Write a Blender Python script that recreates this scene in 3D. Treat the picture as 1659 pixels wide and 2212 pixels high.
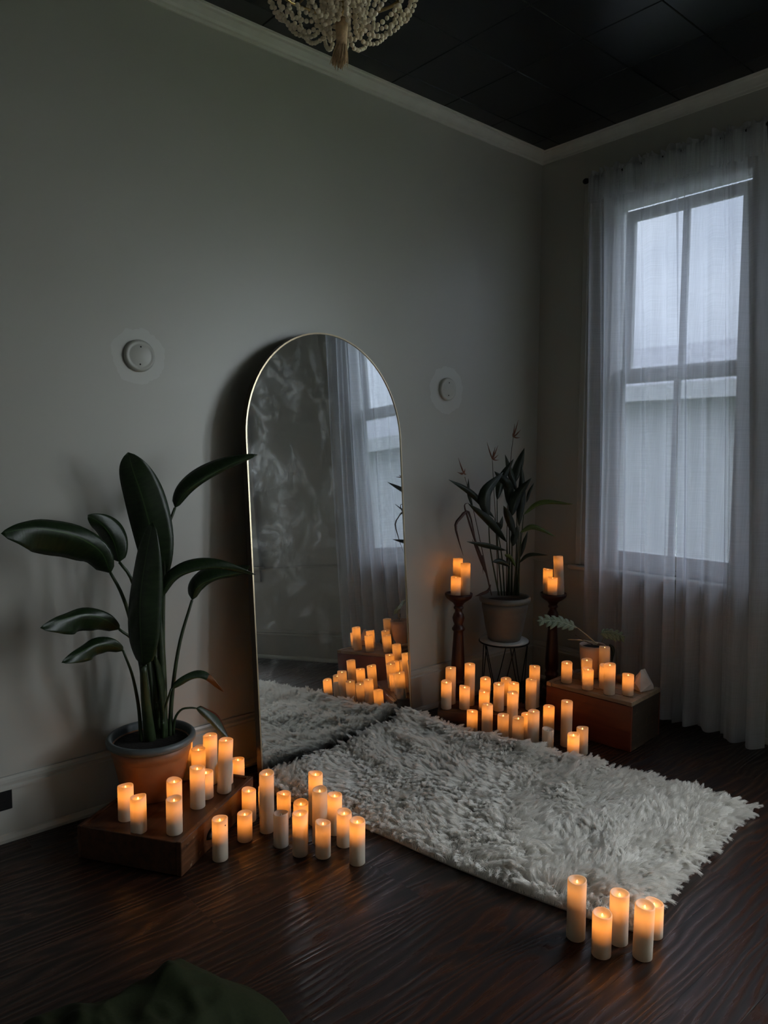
import bpy, bmesh, math, random
import numpy as np
from mathutils import Vector, Matrix

for _o in list(bpy.data.objects):
    bpy.data.objects.remove(_o)
scene = bpy.context.scene
COL = scene.collection
random.seed(7)
rng = np.random.default_rng(11)
PI = math.pi

# ------------------------------------------------------------------ camera
YAW, PITCH, ROLL = math.radians(48.938), math.radians(4.650), math.radians(0.2515)
_f = Vector((math.cos(YAW)*math.cos(PITCH), math.sin(YAW)*math.cos(PITCH), -math.sin(PITCH)))
_r = Vector((math.sin(YAW), -math.cos(YAW), 0))
_u = _r.cross(_f)
_r2 = _r*math.cos(ROLL) + _u*math.sin(ROLL)
_u2 = _u*math.cos(ROLL) - _r*math.sin(ROLL)
cam_data = bpy.data.cameras.new('camera')
cam = bpy.data.objects.new('camera', cam_data)
COL.objects.link(cam)
cam.matrix_world = Matrix(((_r2.x, _u2.x, -_f.x, -3.974), (_r2.y, _u2.y, -_f.y, -3.036), (_r2.z, _u2.z, -_f.z, 1.5), (0, 0, 0, 1)))
cam_data.sensor_fit = 'VERTICAL'
cam_data.sensor_height = 36.0
cam_data.lens = 36.0*1602.7/2212.0
cam_data.clip_start = 0.05
scene.camera = cam

# ------------------------------------------------------------------ sky, daylight, exposure
SKY_STRENGTH = 36.0
world = bpy.data.worlds.new('overcast_sky')
scene.world = world
world.use_nodes = True
_n = world.node_tree.nodes; _l = world.node_tree.links
_n.clear()
_tc = _n.new('ShaderNodeTexCoord'); _sx = _n.new('ShaderNodeSeparateXYZ'); _rmp = _n.new('ShaderNodeValToRGB')
_bg = _n.new('ShaderNodeBackground'); _wo = _n.new('ShaderNodeOutputWorld')
_l.new(_tc.outputs['Generated'], _sx.inputs[0]); _l.new(_sx.outputs['Z'], _rmp.inputs[0])
_rmp.color_ramp.elements[0].position = 0.0; _rmp.color_ramp.elements[0].color = (0.345, 0.355, 0.375, 1)   # standard overcast sky: zenith three times the horizon
_rmp.color_ramp.elements[1].position = 1.0; _rmp.color_ramp.elements[1].color = (0.99, 1.0, 1.03, 1)
_cl = _n.new('ShaderNodeTexNoise'); _cl.inputs['Scale'].default_value = 5.0; _cl.inputs['Detail'].default_value = 5.0
_l.new(_tc.outputs['Generated'], _cl.inputs['Vector'])
_cr = _n.new('ShaderNodeValToRGB'); _cr.color_ramp.elements[0].position = 0.3; _cr.color_ramp.elements[0].color = (0.72, 0.76, 0.83, 1); _cr.color_ramp.elements[1].position = 0.7; _cr.color_ramp.elements[1].color = (1.12, 1.12, 1.12, 1)
_l.new(_cl.outputs[0], _cr.inputs[0])                                                   # soft cloud mottling over the whole sky
_mu = _n.new('ShaderNodeMixRGB'); _mu.blend_type = 'MULTIPLY'; _mu.inputs[0].default_value = 1.0
_l.new(_rmp.outputs[0], _mu.inputs[1]); _l.new(_cr.outputs[0], _mu.inputs[2]); _l.new(_mu.outputs[0], _bg.inputs[0]); _bg.inputs[1].default_value = SKY_STRENGTH
_l.new(_bg.outputs[0], _wo.inputs[0])

def portal(name, loc, rot, sx, sy):
    d = bpy.data.lights.new(name, 'AREA'); d.shape = 'RECTANGLE'; d.size = sx; d.size_y = sy
    d.cycles.is_portal = True
    o = bpy.data.objects.new(name, d); COL.objects.link(o); o.location = loc; o.rotation_euler = rot
    return o
# light portals over the window openings: they give no light, they only steer the sampling of the sky
WIN1_Y, WIN2_Y, FILL_WIN_Y = -0.925, -3.06, -4.13
WIN_HALF, WIN_Z0, WIN_Z1 = 0.41, 0.80, 2.965
for _y in (WIN1_Y, WIN2_Y, FILL_WIN_Y):
    portal('window_portal', (0.16, _y, (WIN_Z0+WIN_Z1)/2), (0, math.radians(90), 0), WIN_Z1-WIN_Z0, 2*WIN_HALF)

vs = scene.view_settings
vs.view_transform = 'Standard'; vs.look = 'None'; vs.gamma = 1.0; vs.use_curve_mapping = False
vs.exposure = 0.0
scene.cycles.use_denoising = True
scene.cycles.use_adaptive_sampling = True
scene.cycles.adaptive_threshold = 0.04
scene.cycles.max_bounces = 12
scene.cycles.diffuse_bounces = 5
scene.cycles.transparent_max_bounces = 24
scene.cycles.sample_clamp_indirect = 6.0
scene.cycles.caustics_reflective = False
scene.cycles.caustics_refractive = False

# ------------------------------------------------------------------ helpers
def link(o, parent=None):
    COL.objects.link(o)
    if parent is not None:
        o.parent = parent
    return o

def tag(o, label=None, cat=None, group=None, kind=None):
    if label: o['label'] = label
    if cat: o['category'] = cat
    if group: o['group'] = group
    if kind: o['kind'] = kind
    return o

def thing(name, label, cat, loc=(0, 0, 0), rz=0.0, group=None):
    o = bpy.data.objects.new(name, None); o.empty_display_size = 0.05
    COL.objects.link(o); o.location = loc; o.rotation_euler = (0, 0, rz)
    return tag(o, label, cat, group)

def mesh_obj(name, verts, faces, mat=None, parent=None, smooth=False):
    me = bpy.data.meshes.new(name); me.from_pydata([tuple(v) for v in verts], [], faces); me.update()
    if smooth:
        me.polygons.foreach_set('use_smooth', [True]*len(me.polygons))
    o = bpy.data.objects.new(name, me)
    if mat: me.materials.append(mat)
    return link(o, parent)

def bm_obj(name, bm, mat=None, parent=None, smooth=False):
    bmesh.ops.recalc_face_normals(bm, faces=bm.faces)
    me = bpy.data.meshes.new(name); bm.to_mesh(me); bm.free()
    if smooth:
        me.polygons.foreach_set('use_smooth', [True]*len(me.polygons))
    o = bpy.data.objects.new(name, me)
    if mat: me.materials.append(mat)
    return link(o, parent)

def add_box(bm, x0, x1, y0, y1, z0, z1, bevel=0.0):
    vs_ = [bm.verts.new((x, y, z)) for x in (x0, x1) for y in (y0, y1) for z in (z0, z1)]
    idx = [(0, 1, 3, 2), (4, 6, 7, 5), (0, 4, 5, 1), (2, 3, 7, 6), (0, 2, 6, 4), (1, 5, 7, 3)]
    fs = [bm.faces.new([vs_[i] for i in f]) for f in idx]
    if bevel > 0:
        es = {e for f in fs for e in f.edges}
        bmesh.ops.bevel(bm, geom=list(es), offset=bevel, segments=1, affect='EDGES', clamp_overlap=True)

def box(name, x0, x1, y0, y1, z0, z1, mat, parent=None, bevel=0.0):
    bm = bmesh.new(); add_box(bm, x0, x1, y0, y1, z0, z1, bevel)
    return bm_obj(name, bm, mat, parent)

def add_lathe(bm, prof, seg=32, c=(0, 0, 0), cap0=False, cap1=False):
    rings = []
    for r, z in prof:
        if r < 1e-6:
            rings.append([bm.verts.new((c[0], c[1], c[2]+z))])
        else:
            rings.append([bm.verts.new((c[0]+r*math.cos(2*PI*k/seg), c[1]+r*math.sin(2*PI*k/seg), c[2]+z)) for k in range(seg)])
    for a, b in zip(rings, rings[1:]):
        for k in range(seg):
            k2 = (k+1) % seg
            if len(a) == 1 and len(b) == 1: continue
            if len(a) == 1: bm.faces.new((a[0], b[k2], b[k]))
            elif len(b) == 1: bm.faces.new((a[k], a[k2], b[0]))
            else: bm.faces.new((a[k], a[k2], b[k2], b[k]))
    if cap0 and len(rings[0]) > 1: bm.faces.new(rings[0][::-1])
    if cap1 and len(rings[-1]) > 1: bm.faces.new(rings[-1])

def lathe(name, prof, mat, parent=None, seg=32, c=(0, 0, 0), cap0=False, cap1=False, smooth=True):
    bm = bmesh.new(); add_lathe(bm, prof, seg, c, cap0, cap1)
    return bm_obj(name, bm, mat, parent, smooth)

def spline(pts, n):
    """Catmull-Rom through pts, n samples"""
    P = [Vector(p) for p in pts]
    P = [P[0]*2-P[1]] + P + [P[-1]*2-P[-2]]
    out = []; m = len(P)-3
    for i in range(n):
        t = i/(n-1)*m; k = min(int(t), m-1); t -= k
        a, b, c, d = P[k:k+4]
        out.append(0.5*((2*b)+(c-a)*t+(2*a-5*b+4*c-d)*t*t+(3*b-a-3*c+d)*t**3))
    return out

def add_tube(bm, pts, radii, seg=8):
    P = [Vector(p) for p in pts]; n = len(P)
    if not hasattr(radii, '__len__'): radii = [radii]*n
    rings = []; nrm = None
    for i in range(n):
        t = (P[min(i+1, n-1)]-P[max(i-1, 0)]).normalized()
        if nrm is None:
            nrm = t.orthogonal().normalized()
        else:
            nrm = (nrm - t*nrm.dot(t))
            nrm = nrm.normalized() if nrm.length > 1e-5 else t.orthogonal().normalized()
        b = t.cross(nrm)
        rings.append([bm.verts.new(P[i]+(nrm*math.cos(2*PI*k/seg)+b*math.sin(2*PI*k/seg))*radii[i]) for k in range(seg)])
    for a, b in zip(rings, rings[1:]):
        for k in range(seg):
            bm.faces.new((a[k], a[(k+1) % seg], b[(k+1) % seg], b[k]))
    bm.faces.new(rings[0][::-1]); bm.faces.new(rings[-1])

def tube(name, pts, radii, mat, parent=None, seg=8, smooth=True):
    bm = bmesh.new(); add_tube(bm, pts, radii, seg)
    return bm_obj(name, bm, mat, parent, smooth)

def add_prism(bm, prof, a, b):
    """closed 2-D profile given as list of 3-D points at start; swept to start+offset (a -> b are offsets)"""
    A = [bm.verts.new(Vector(p)+Vector(a)) for p in prof]; Bv = [bm.verts.new(Vector(p)+Vector(b)) for p in prof]
    n = len(A)
    for k in range(n):
        bm.faces.new((A[k], A[(k+1) % n], Bv[(k+1) % n], Bv[k]))
    bm.faces.new(A[::-1]); bm.faces.new(Bv)

def local(parent, pts):
    M = Matrix.Translation(parent.location) @ Matrix.Rotation(parent.rotation_euler.z, 4, 'Z')
    Mi = M.inverted()
    return [Mi @ Vector(p) for p in pts]

# ------------------------------------------------------------------ materials
class NT:
    def __init__(self, name):
        self.m = bpy.data.materials.new(name); self.m.use_nodes = True
        self.t = self.m.node_tree; self.t.nodes.clear()
        self.out = self.t.nodes.new('ShaderNodeOutputMaterial')
    def n(self, typ, **kw):
        nd = self.t.nodes.new(typ)
        for k, v in kw.items():
            if k.startswith('i_'):
                nd.inputs[k[2:].replace('_', ' ')].default_value = v
            else:
                setattr(nd, k, v)
        return nd
    def l(self, a, b): self.t.links.new(a, b)
    def math(self, op, a, b=None):
        nd = self.n('ShaderNodeMath', operation=op)
        for i, v in enumerate((a, b)):
            if v is None: continue
            if isinstance(v, (int, float)): nd.inputs[i].default_value = v
            else: self.l(v, nd.inputs[i])
        return nd.outputs[0]
    def noise(self, vec, scale, detail=3.0, rough=0.5, dist=0.0):
        nd = self.n('ShaderNodeTexNoise'); nd.inputs['Scale'].default_value = scale; nd.inputs['Detail'].default_value = detail
        nd.inputs['Roughness'].default_value = rough; nd.inputs['Distortion'].default_value = dist
        if vec is not None: self.l(vec, nd.inputs['Vector'])
        return nd.outputs[0]
    def mapping(self, vec, scale=(1, 1, 1), loc=(0, 0, 0)):
        nd = self.n('ShaderNodeMapping'); nd.inputs['Scale'].default_value = scale; nd.inputs['Location'].default_value = loc
        self.l(vec, nd.inputs['Vector']); return nd.outputs[0]
    def ramp(self, fac, stops):
        nd = self.n('ShaderNodeValToRGB'); cr = nd.color_ramp
        while len(cr.elements) < len(stops): cr.elements.new(0.5)
        for e, (p, c) in zip(cr.elements, stops):
            e.position = p; e.color = tuple(c)+((1,) if len(c) == 3 else ())
        self.l(fac, nd.inputs[0]); return nd.outputs[0]
    def bump(self, h, strength, dist=0.01):
        nd = self.n('ShaderNodeBump'); nd.inputs['Strength'].default_value = strength; nd.inputs['Distance'].default_value = dist
        self.l(h, nd.inputs['Height']); return nd.outputs[0]
    def pbr(self, color=None, rough=0.5, metal=0.0, spec=0.5, normal=None, colsock=None, roughsock=None):
        p = self.n('ShaderNodeBsdfPrincipled')
        if color is not None: p.inputs['Base Color'].default_value = tuple(color)+(1,)
        p.inputs['Roughness'].default_value = rough; p.inputs['Metallic'].default_value = metal
        p.inputs['Specular IOR Level'].default_value = spec
        if normal is not None: self.l(normal, p.inputs['Normal'])
        if colsock is not None: self.l(colsock, p.inputs['Base Color'])
        if roughsock is not None: self.l(roughsock, p.inputs['Roughness'])
        return p
    def done(self, sh):
        self.l(sh.outputs[0], self.out.inputs['Surface']); return self.m
    def obj(self): return self.n('ShaderNodeTexCoord').outputs['Object']

def plain(name, color, rough=0.5, metal=0.0, spec=0.5, vary=0.12, scale=30.0, bump=0.0):
    t = NT(name); v = t.obj()
    nz = t.noise(v, scale, 4)
    c = t.ramp(nz, [(0.3, [x*(1-vary) for x in color]), (0.7, [min(1, x*(1+vary)) for x in color])])
    nrm = t.bump(nz, bump, 0.003) if bump else None
    return t.done(t.pbr(None, rough, metal, spec, nrm, c))

def wood(name, dark, light, rough=0.45, along='x', scale=1.0, bump=0.25, wear=None):
    t = NT(name); v = t.obj()
    s = {'x': (1.5, 22, 22), 'y': (22, 1.5, 22), 'z': (22, 22, 1.5)}[along]
    info = t.n('ShaderNodeObjectInfo')
    off = t.n('ShaderNodeVectorMath', operation='ADD'); t.l(v, off.inputs[0])
    sc_ = t.n('ShaderNodeVectorMath', operation='SCALE'); sc_.inputs[0].default_value = (7.3, 3.1, 5.7); t.l(info.outputs['Random'], sc_.inputs['Scale'])
    t.l(sc_.outputs[0], off.inputs[1])
    m = t.mapping(off.outputs[0], [k*scale for k in s])
    nz = t.noise(m, 1.6, 6, 0.6, 0.6)
    c = t.ramp(nz, [(0.28, dark), (0.72, light)])
    if wear:
        w = t.noise(v, 26, 6, 0.7)
        mix = t.n('ShaderNodeMixRGB'); mix.inputs[2].default_value = tuple(wear)+(1,)
        t.l(t.ramp(w, [(0.60, (0, 0, 0)), (0.68, (1, 1, 1))]), mix.inputs[0]); t.l(c, mix.inputs[1]); c = mix.outputs[0]
    return t.done(t.pbr(None, rough, 0, 0.5, t.bump(nz, bump, 0.004), c))

def wall_paint():
    t = NT('grey_green_wall_paint'); v = t.obj()
    nz = t.noise(v, 1.3, 3); fine = t.noise(v, 160, 3)
    base = t.ramp(nz, [(0.3, (0.430, 0.425, 0.378)), (0.7, (0.465, 0.460, 0.412))])
    # rolled touch-up patches left lighter around the two round cover plates (paint marks with their own ragged outline)
    jit = t.noise(v, 22, 4)
    mx = None
    for cx, cz, r in ((-2.688, 1.893, 0.115), (-0.852, 1.857, 0.135)):
        d = t.n('ShaderNodeVectorMath', operation='DISTANCE'); d.inputs[1].default_value = (cx, 0, cz); t.l(v, d.inputs[0])
        e = t.math('ADD', d.outputs['Value'], t.math('MULTIPLY', t.math('SUBTRACT', jit, 0.5), 0.05))
        k = t.math('LESS_THAN', e, r)
        mx = k if mx is None else t.math('MAXIMUM', mx, k)
    mix = t.n('ShaderNodeMixRGB'); mix.inputs[2].default_value = (0.515, 0.515, 0.475, 1)
    t.l(mx, mix.inputs[0]); t.l(base, mix.inputs[1])
    return t.done(t.pbr(None, 0.40, 0, 1.0, t.bump(fine, 0.05, 0.002), mix.outputs[0]))

def floor_wood():
    t = NT('dark_brushed_pine_floor'); v = t.obj()
    info = t.n('ShaderNodeObjectInfo')
    sc_ = t.n('ShaderNodeVectorMath', operation='SCALE'); sc_.inputs[0].default_value = (13.0, 5.0, 3.0); t.l(info.outputs['Random'], sc_.inputs['Scale'])
    off = t.n('ShaderNodeVectorMath', operation='ADD'); t.l(v, off.inputs[0]); t.l(sc_.outputs[0], off.inputs[1])
    low = t.noise(t.mapping(off.outputs[0], (1.1, 6.0, 1)), 1.0, 2.0, 0.45, 0.5)
    sep = t.n('ShaderNodeSeparateXYZ'); t.l(off.outputs[0], sep.inputs[0])
    ph = t.math('ADD', t.math('MULTIPLY', sep.outputs['Y'], 190.0), t.math('MULTIPLY', low, 58.0))
    ring = t.math('MULTIPLY_ADD', t.math('SINE', ph), 0.5); 
    ring.node.inputs[2].default_value = 0.5
    fib = t.noise(t.mapping(off.outputs[0], (4, 130, 1)), 1.0, 4, 0.6)
    g = t.math('ADD', t.math('MULTIPLY', ring, 0.50), t.math('MULTIPLY', fib, 0.60))
    tone = t.noise(t.mapping(off.outputs[0], (0.9, 2.5, 1)), 1.0, 3)
    c1 = t.ramp(g, [(0.25, (0.006, 0.0024, 0.0014)), (0.6, (0.026, 0.010, 0.005)), (0.92, (0.064, 0.027, 0.015))])
    mul = t.n('ShaderNodeMixRGB', blend_type='MULTIPLY'); mul.inputs[0].default_value = 1.0
    t.l(c1, mul.inputs[1]); t.l(t.ramp(tone, [(0.3, (0.55, 0.5, 0.5)), (0.7, (1.15, 1.05, 1.0))]), mul.inputs[2])
    rg = t.ramp(g, [(0.2, (0.48,)*3), (0.8, (0.26,)*3)])
    return t.done(t.pbr(None, 0.35, 0, 0.5, t.bump(g, 0.40, 0.003), mul.outputs[0], rg))

def wax_material(name, tint, trans):
    """thin wax shell: scatters daylight outside, lets the LED inside shine through"""
    t = NT(name); v = t.obj()
    nz = t.noise(v, 60, 4)
    c = t.ramp(nz, [(0.3, [x*0.93 for x in tint]), (0.7, tint)])
    d = t.n('ShaderNodeBsdfDiffuse'); t.l(c, d.inputs[0])
    tr = t.n('ShaderNodeBsdfTranslucent'); tr.inputs[0].default_value = (1.0, 0.86, 0.62, 1)
    mx = t.n('ShaderNodeMixShader'); mx.inputs[0].default_value = trans
    t.l(d.outputs[0], mx.inputs[1]); t.l(tr.outputs[0], mx.inputs[2])
    gl = t.n('ShaderNodeBsdfGlossy'); gl.inputs['Roughness'].default_value = 0.5
    m2 = t.n('ShaderNodeMixShader'); m2.inputs[0].default_value = 0.03
    t.l(mx.outputs[0], m2.inputs[1]); t.l(gl.outputs[0], m2.inputs[2])
    return t.done(m2)

def sheer():
    t = NT('white_sheer_voile'); v = t.obj()
    warp = t.noise(t.mapping(v, (1, 420, 5)), 1.0, 2, 0.5)
    weft = t.noise(t.mapping(v, (1, 6, 420)), 1.0, 2, 0.5)
    dens = t.math('ADD', t.math('MULTIPLY', t.math('ADD', warp, weft), 0.5), -0.5)
    fac = t.math('ADD', t.math('MULTIPLY', dens, 0.40), 0.57)
    tp = t.n('ShaderNodeBsdfTransparent')
    d = t.n('ShaderNodeBsdfDiffuse'); d.inputs[0].default_value = (0.85, 0.86, 0.91, 1)
    tr = t.n('ShaderNodeBsdfTranslucent'); tr.inputs[0].default_value = (0.85, 0.86, 0.91, 1)
    m1 = t.n('ShaderNodeMixShader'); m1.inputs[0].default_value = 0.70
    t.l(d.outputs[0], m1.inputs[1]); t.l(tr.outputs[0], m1.inputs[2])
    m2 = t.n('ShaderNodeMixShader'); t.l(fac, m2.inputs[0]); t.l(tp.outputs[0], m2.inputs[1]); t.l(m1.outputs[0], m2.inputs[2])
    return t.done(m2)

def see_through(name, color, gloss):
    t = NT(name); nz = t.noise(t.obj(), 5, 2)
    tp = t.n('ShaderNodeBsdfTransparent')
    t.l(t.ramp(nz, [(0.3, [x*0.97 for x in color]), (0.7, color)]), tp.inputs[0])
    g = t.n('ShaderNodeBsdfGlossy'); g.inputs['Roughness'].default_value = 0.03
    m = t.n('ShaderNodeMixShader'); m.inputs[0].default_value = gloss
    t.l(tp.outputs[0], m.inputs[1]); t.l(g.outputs[0], m.inputs[2])
    return t.done(m)

def leaf_mat(name, dark, light, tip=None, rough=0.38, edge=None):
    t = NT(name)
    uv = t.n('ShaderNodeUVMap'); uv.uv_map = 'leaf'
    sep = t.n('ShaderNodeSeparateXYZ'); t.l(uv.outputs[0], sep.inputs[0])     # x along the midrib, y across
    v = t.mapping(uv.outputs[0], (30, 1.2, 1)); rib = t.noise(v, 1.5, 3, 0.5)
    c = t.ramp(rib, [(0.3, dark), (0.7, light)])
    mid = t.math('LESS_THAN', t.math('ABSOLUTE', sep.outputs['Y']), 0.035)
    mix = t.n('ShaderNodeMixRGB'); mix.inputs[2].default_value = tuple(min(1, x*2.2) for x in light)+(1,)
    t.l(mid, mix.inputs[0]); t.l(c, mix.inputs[1]); c = mix.outputs[0]
    if tip:
        m3 = t.n('ShaderNodeMixRGB'); m3.inputs[2].default_value = tuple(tip)+(1,)
        nz = t.noise(t.obj(), 40, 3)
        t.l(t.math('GREATER_THAN', t.math('ADD', sep.outputs['X'], t.math('MULTIPLY', nz, 0.15)), 0.72), m3.inputs[0]); t.l(c, m3.inputs[1]); c = m3.outputs[0]
    if edge:
        m4 = t.n('ShaderNodeMixRGB'); m4.inputs[2].default_value = tuple(edge)+(1,)
        t.l(t.math('GREATER_THAN', t.math('ABSOLUTE', sep.outputs['Y']), 0.82), m4.inputs[0]); t.l(c, m4.inputs[1]); c = m4.outputs[0]
    p = t.pbr(None, rough, 0, 0.5, t.bump(rib, 0.25, 0.002), c)
    tr = t.n('ShaderNodeBsdfTranslucent'); tr.inputs[0].default_value = (light[0]*1.6, light[1]*2.0, light[2]*0.8, 1)
    mx = t.n('ShaderNodeMixShader'); mx.inputs[0].default_value = 0.12
    t.l(p.outputs[0], mx.inputs[1]); t.l(tr.outputs[0], mx.inputs[2])
    return t.done(mx)

def glow(name, color, strength):
    t = NT(name); e = t.n('ShaderNodeEmission'); e.inputs[0].default_value = tuple(color)+(1,); e.inputs[1].default_value = strength
    return t.done(e)

def mirror_glass():
    t = NT('smudged_mirror_glass'); v = t.obj()
    a = t.noise(t.mapping(v, (2.4, 1, 1.6)), 1.6, 5, 0.6, 1.8)
    b = t.noise(t.mapping(v, (5, 1, 5)), 2.0, 4, 0.6, 2.5)
    sm = t.math('MULTIPLY', t.ramp(a, [(0.46, (0, 0, 0)), (0.72, (1, 1, 1))]), t.ramp(b, [(0.4, (0.1,)*3), (0.7, (1, 1, 1))]))
    g = t.n('ShaderNodeBsdfGlossy'); g.inputs[0].default_value = (0.86, 0.885, 0.87, 1); g.inputs['Roughness'].default_value = 0.0
    d = t.n('ShaderNodeBsdfGlossy'); d.inputs[0].default_value = (0.75, 0.77, 0.76, 1); d.inputs['Roughness'].default_value = 0.42
    mx = t.n('ShaderNodeMixShader'); t.l(t.math('MULTIPLY_ADD', sm, 0.22), mx.inputs[0])
    mx.inputs[0].links[0].from_node.inputs[2].default_value = 0.02
    t.l(g.outputs[0], mx.inputs[1]); t.l(d.outputs[0], mx.inputs[2])
    return t.done(mx)

M = {}
M['wall'] = wall_paint()
M['trim'] = plain('grey_green_trim_enamel', (0.46, 0.455, 0.41), 0.30, vary=0.04, scale=8)
M['crown'] = plain('off_white_crown_paint', (0.66, 0.65, 0.59), 0.35, vary=0.05, scale=12)
M['winwhite'] = plain('white_window_enamel', (0.78, 0.78, 0.76), 0.35, vary=0.04, scale=10)
M['ceil'] = plain('black_ceiling_paint', (0.0065, 0.0075, 0.010), 0.30, vary=0.15, scale=40, bump=0.05)
M['floor'] = floor_wood()
M['subfloor'] = plain('dark_gap_between_boards', (0.006, 0.004, 0.003), 0.8)
M['sheer'] = sheer()
M['glass'] = see_through('window_glass', (0.93, 0.95, 0.95), 0.04)
M['screen'] = see_through('grey_insect_screen', (0.27, 0.28, 0.30), 0.01)
M['rod'] = plain('black_iron', (0.012, 0.012, 0.012), 0.4, 0.6)
M['mirror'] = mirror_glass()
M['gold'] = plain('pale_gold_metal', (0.72, 0.60, 0.40), 0.28, 1.0, vary=0.05)
M['goldside'] = plain('dark_frame_side', (0.05, 0.035, 0.022), 0.35, 0.6, vary=0.1)
M['backing'] = plain('black_backing_board', (0.01, 0.01, 0.01), 0.8)
M['plate'] = plain('painted_cover_plate', (0.50, 0.50, 0.46), 0.35, vary=0.03, scale=6)
M['screw'] = plain('dark_screw', (0.03, 0.03, 0.028), 0.5)
M['black'] = plain('black_plastic', (0.006, 0.006, 0.006), 0.45)
M['wax'] = wax_material('ivory_wax_shell', (0.86, 0.80, 0.68), 0.50)
M['wax_pale'] = wax_material('pale_wax_shell', (0.80, 0.77, 0.70), 0.42)
M['led'] = glow('warm_led_bulb', (1.0, 0.62, 0.20), 3.2)
M['led_off'] = plain('unlit_plastic_bulb', (0.8, 0.72, 0.55), 0.4)
M['baffle'] = plain('brown_baffle_plastic', (0.20, 0.13, 0.08), 0.6)
M['drawer'] = wood('worn_brown_drawer_wood', (0.030, 0.011, 0.005), (0.105, 0.042, 0.017), 0.40, 'x', 1.0, 0.3)
M['drawer_worn'] = wood('worn_drawer_front_wood', (0.035, 0.013, 0.006), (0.13, 0.055, 0.024), 0.38, 'x', 1.0, 0.35, wear=(0.30, 0.22, 0.14))
M['crate_front'] = wood('red_brown_candlelit_board', (0.085, 0.013, 0.004), (0.15, 0.028, 0.008), 0.5, 'x', 0.8, 0.2)  # red-brown wood, with candlelight put into the colour as extra red
M['crate_end'] = wood('dark_crate_end_board', (0.022, 0.013, 0.007), (0.05, 0.03, 0.016), 0.6, 'y', 0.8, 0.3, wear=(0.13, 0.10, 0.045))
M['crate_top'] = wood('bare_crate_lid_wood', (0.16, 0.105, 0.06), (0.33, 0.235, 0.15), 0.6, 'x', 0.9, 0.3)
M['stick'] = plain('mahogany_turned_wood', (0.045, 0.010, 0.0055), 0.33, vary=0.25, scale=12)
M['stool_top'] = plain('pale_marble_top', (0.62, 0.62, 0.60), 0.3, vary=0.12, scale=9)
M['pot_grey'] = plain('grey_taupe_plastic_pot', (0.135, 0.133, 0.120), 0.5, vary=0.05)
M['pot_orange_brown'] = plain('orange_brown_plastic_pot', (0.25, 0.105, 0.045), 0.5, vary=0.06)  # pot body orange-brown, set apart from the slate grey rim
M['pot_rim'] = plain('slate_grey_pot_rim', (0.10, 0.115, 0.115), 0.45, vary=0.05)
M['pot_pink'] = plain('blush_ceramic_pot', (0.62, 0.45, 0.36), 0.6, vary=0.05)
M['soil'] = plain('dark_potting_soil', (0.012, 0.009, 0.006), 0.95, vary=0.5, scale=90, bump=0.8)
M['leaf'] = leaf_mat('paradise_leaf_green', (0.008, 0.020, 0.007), (0.022, 0.045, 0.014))
M['leaf_brown_tip'] = leaf_mat('leaf_with_dry_tip', (0.008, 0.020, 0.007), (0.022, 0.045, 0.014), tip=(0.22, 0.07, 0.015))
M['leaf_red_edge'] = leaf_mat('leaf_with_red_margin', (0.02, 0.034, 0.016), (0.05, 0.07, 0.035), edge=(0.16, 0.025, 0.012))
M['lance'] = leaf_mat('lance_leaf_green', (0.007, 0.014, 0.007), (0.018, 0.030, 0.015))
M['lance_bright'] = leaf_mat('lance_leaf_yellow_green', (0.05, 0.085, 0.012), (0.10, 0.15, 0.03))
M['stemg'] = plain('green_petiole', (0.030, 0.048, 0.018), 0.45, vary=0.3, scale=25)
M['stemb'] = plain('dry_brown_stem', (0.06, 0.035, 0.018), 0.6, vary=0.3, scale=25)
M['dry'] = plain('dry_red_brown_leaf', (0.05, 0.018, 0.010), 0.6, vary=0.3, scale=25)
M['flower'] = plain('dry_orange_flower', (0.17, 0.065, 0.03), 0.6, vary=0.3, scale=40)
M['philo'] = leaf_mat('lobed_leaf_grey_green', (0.16, 0.21, 0.13), (0.36, 0.40, 0.30), rough=0.5)
M['paledry'] = plain('pale_dry_stalk', (0.46, 0.38, 0.25), 0.6, vary=0.2)
M['stone'] = plain('milky_quartz', (0.62, 0.52, 0.48), 0.45, vary=0.18, scale=14, bump=0.3)
M['ball'] = plain('brown_wood_ball', (0.16, 0.085, 0.045), 0.45, vary=0.2)
M['bead'] = plain('natural_wood_bead', (0.90, 0.77, 0.58), 0.5, vary=0.14, scale=20)
M['brass'] = plain('brass', (0.55, 0.40, 0.18), 0.3, 1.0)
M['jute'] = plain('jute_fibre', (0.58, 0.41, 0.24), 0.9, vary=0.25, scale=90, bump=0.4)
M['velvet'] = plain('olive_velvet', (0.012, 0.017, 0.004), 0.85, spec=0.2, vary=0.2, scale=120, bump=0.2)
M['rugback'] = plain('rug_backing_felt', (0.45, 0.43, 0.40), 0.95)
M['siding'] = plain('pale_house_siding', (0.66, 0.66, 0.66), 0.7, vary=0.06, scale=3)
M['shingle'] = plain('grey_roof_shingle', (0.42, 0.42, 0.44), 0.9, vary=0.2, scale=12)
M['lawn'] = plain('dull_grass', (0.10, 0.13, 0.06), 0.95, vary=0.3, scale=6)
# ------------------------------------------------------------------ the room
RX, RY, RZ = -5.2, -4.7, 3.385
TH = 0.15
def struct(o): o['kind'] = 'structure'; return o

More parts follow.
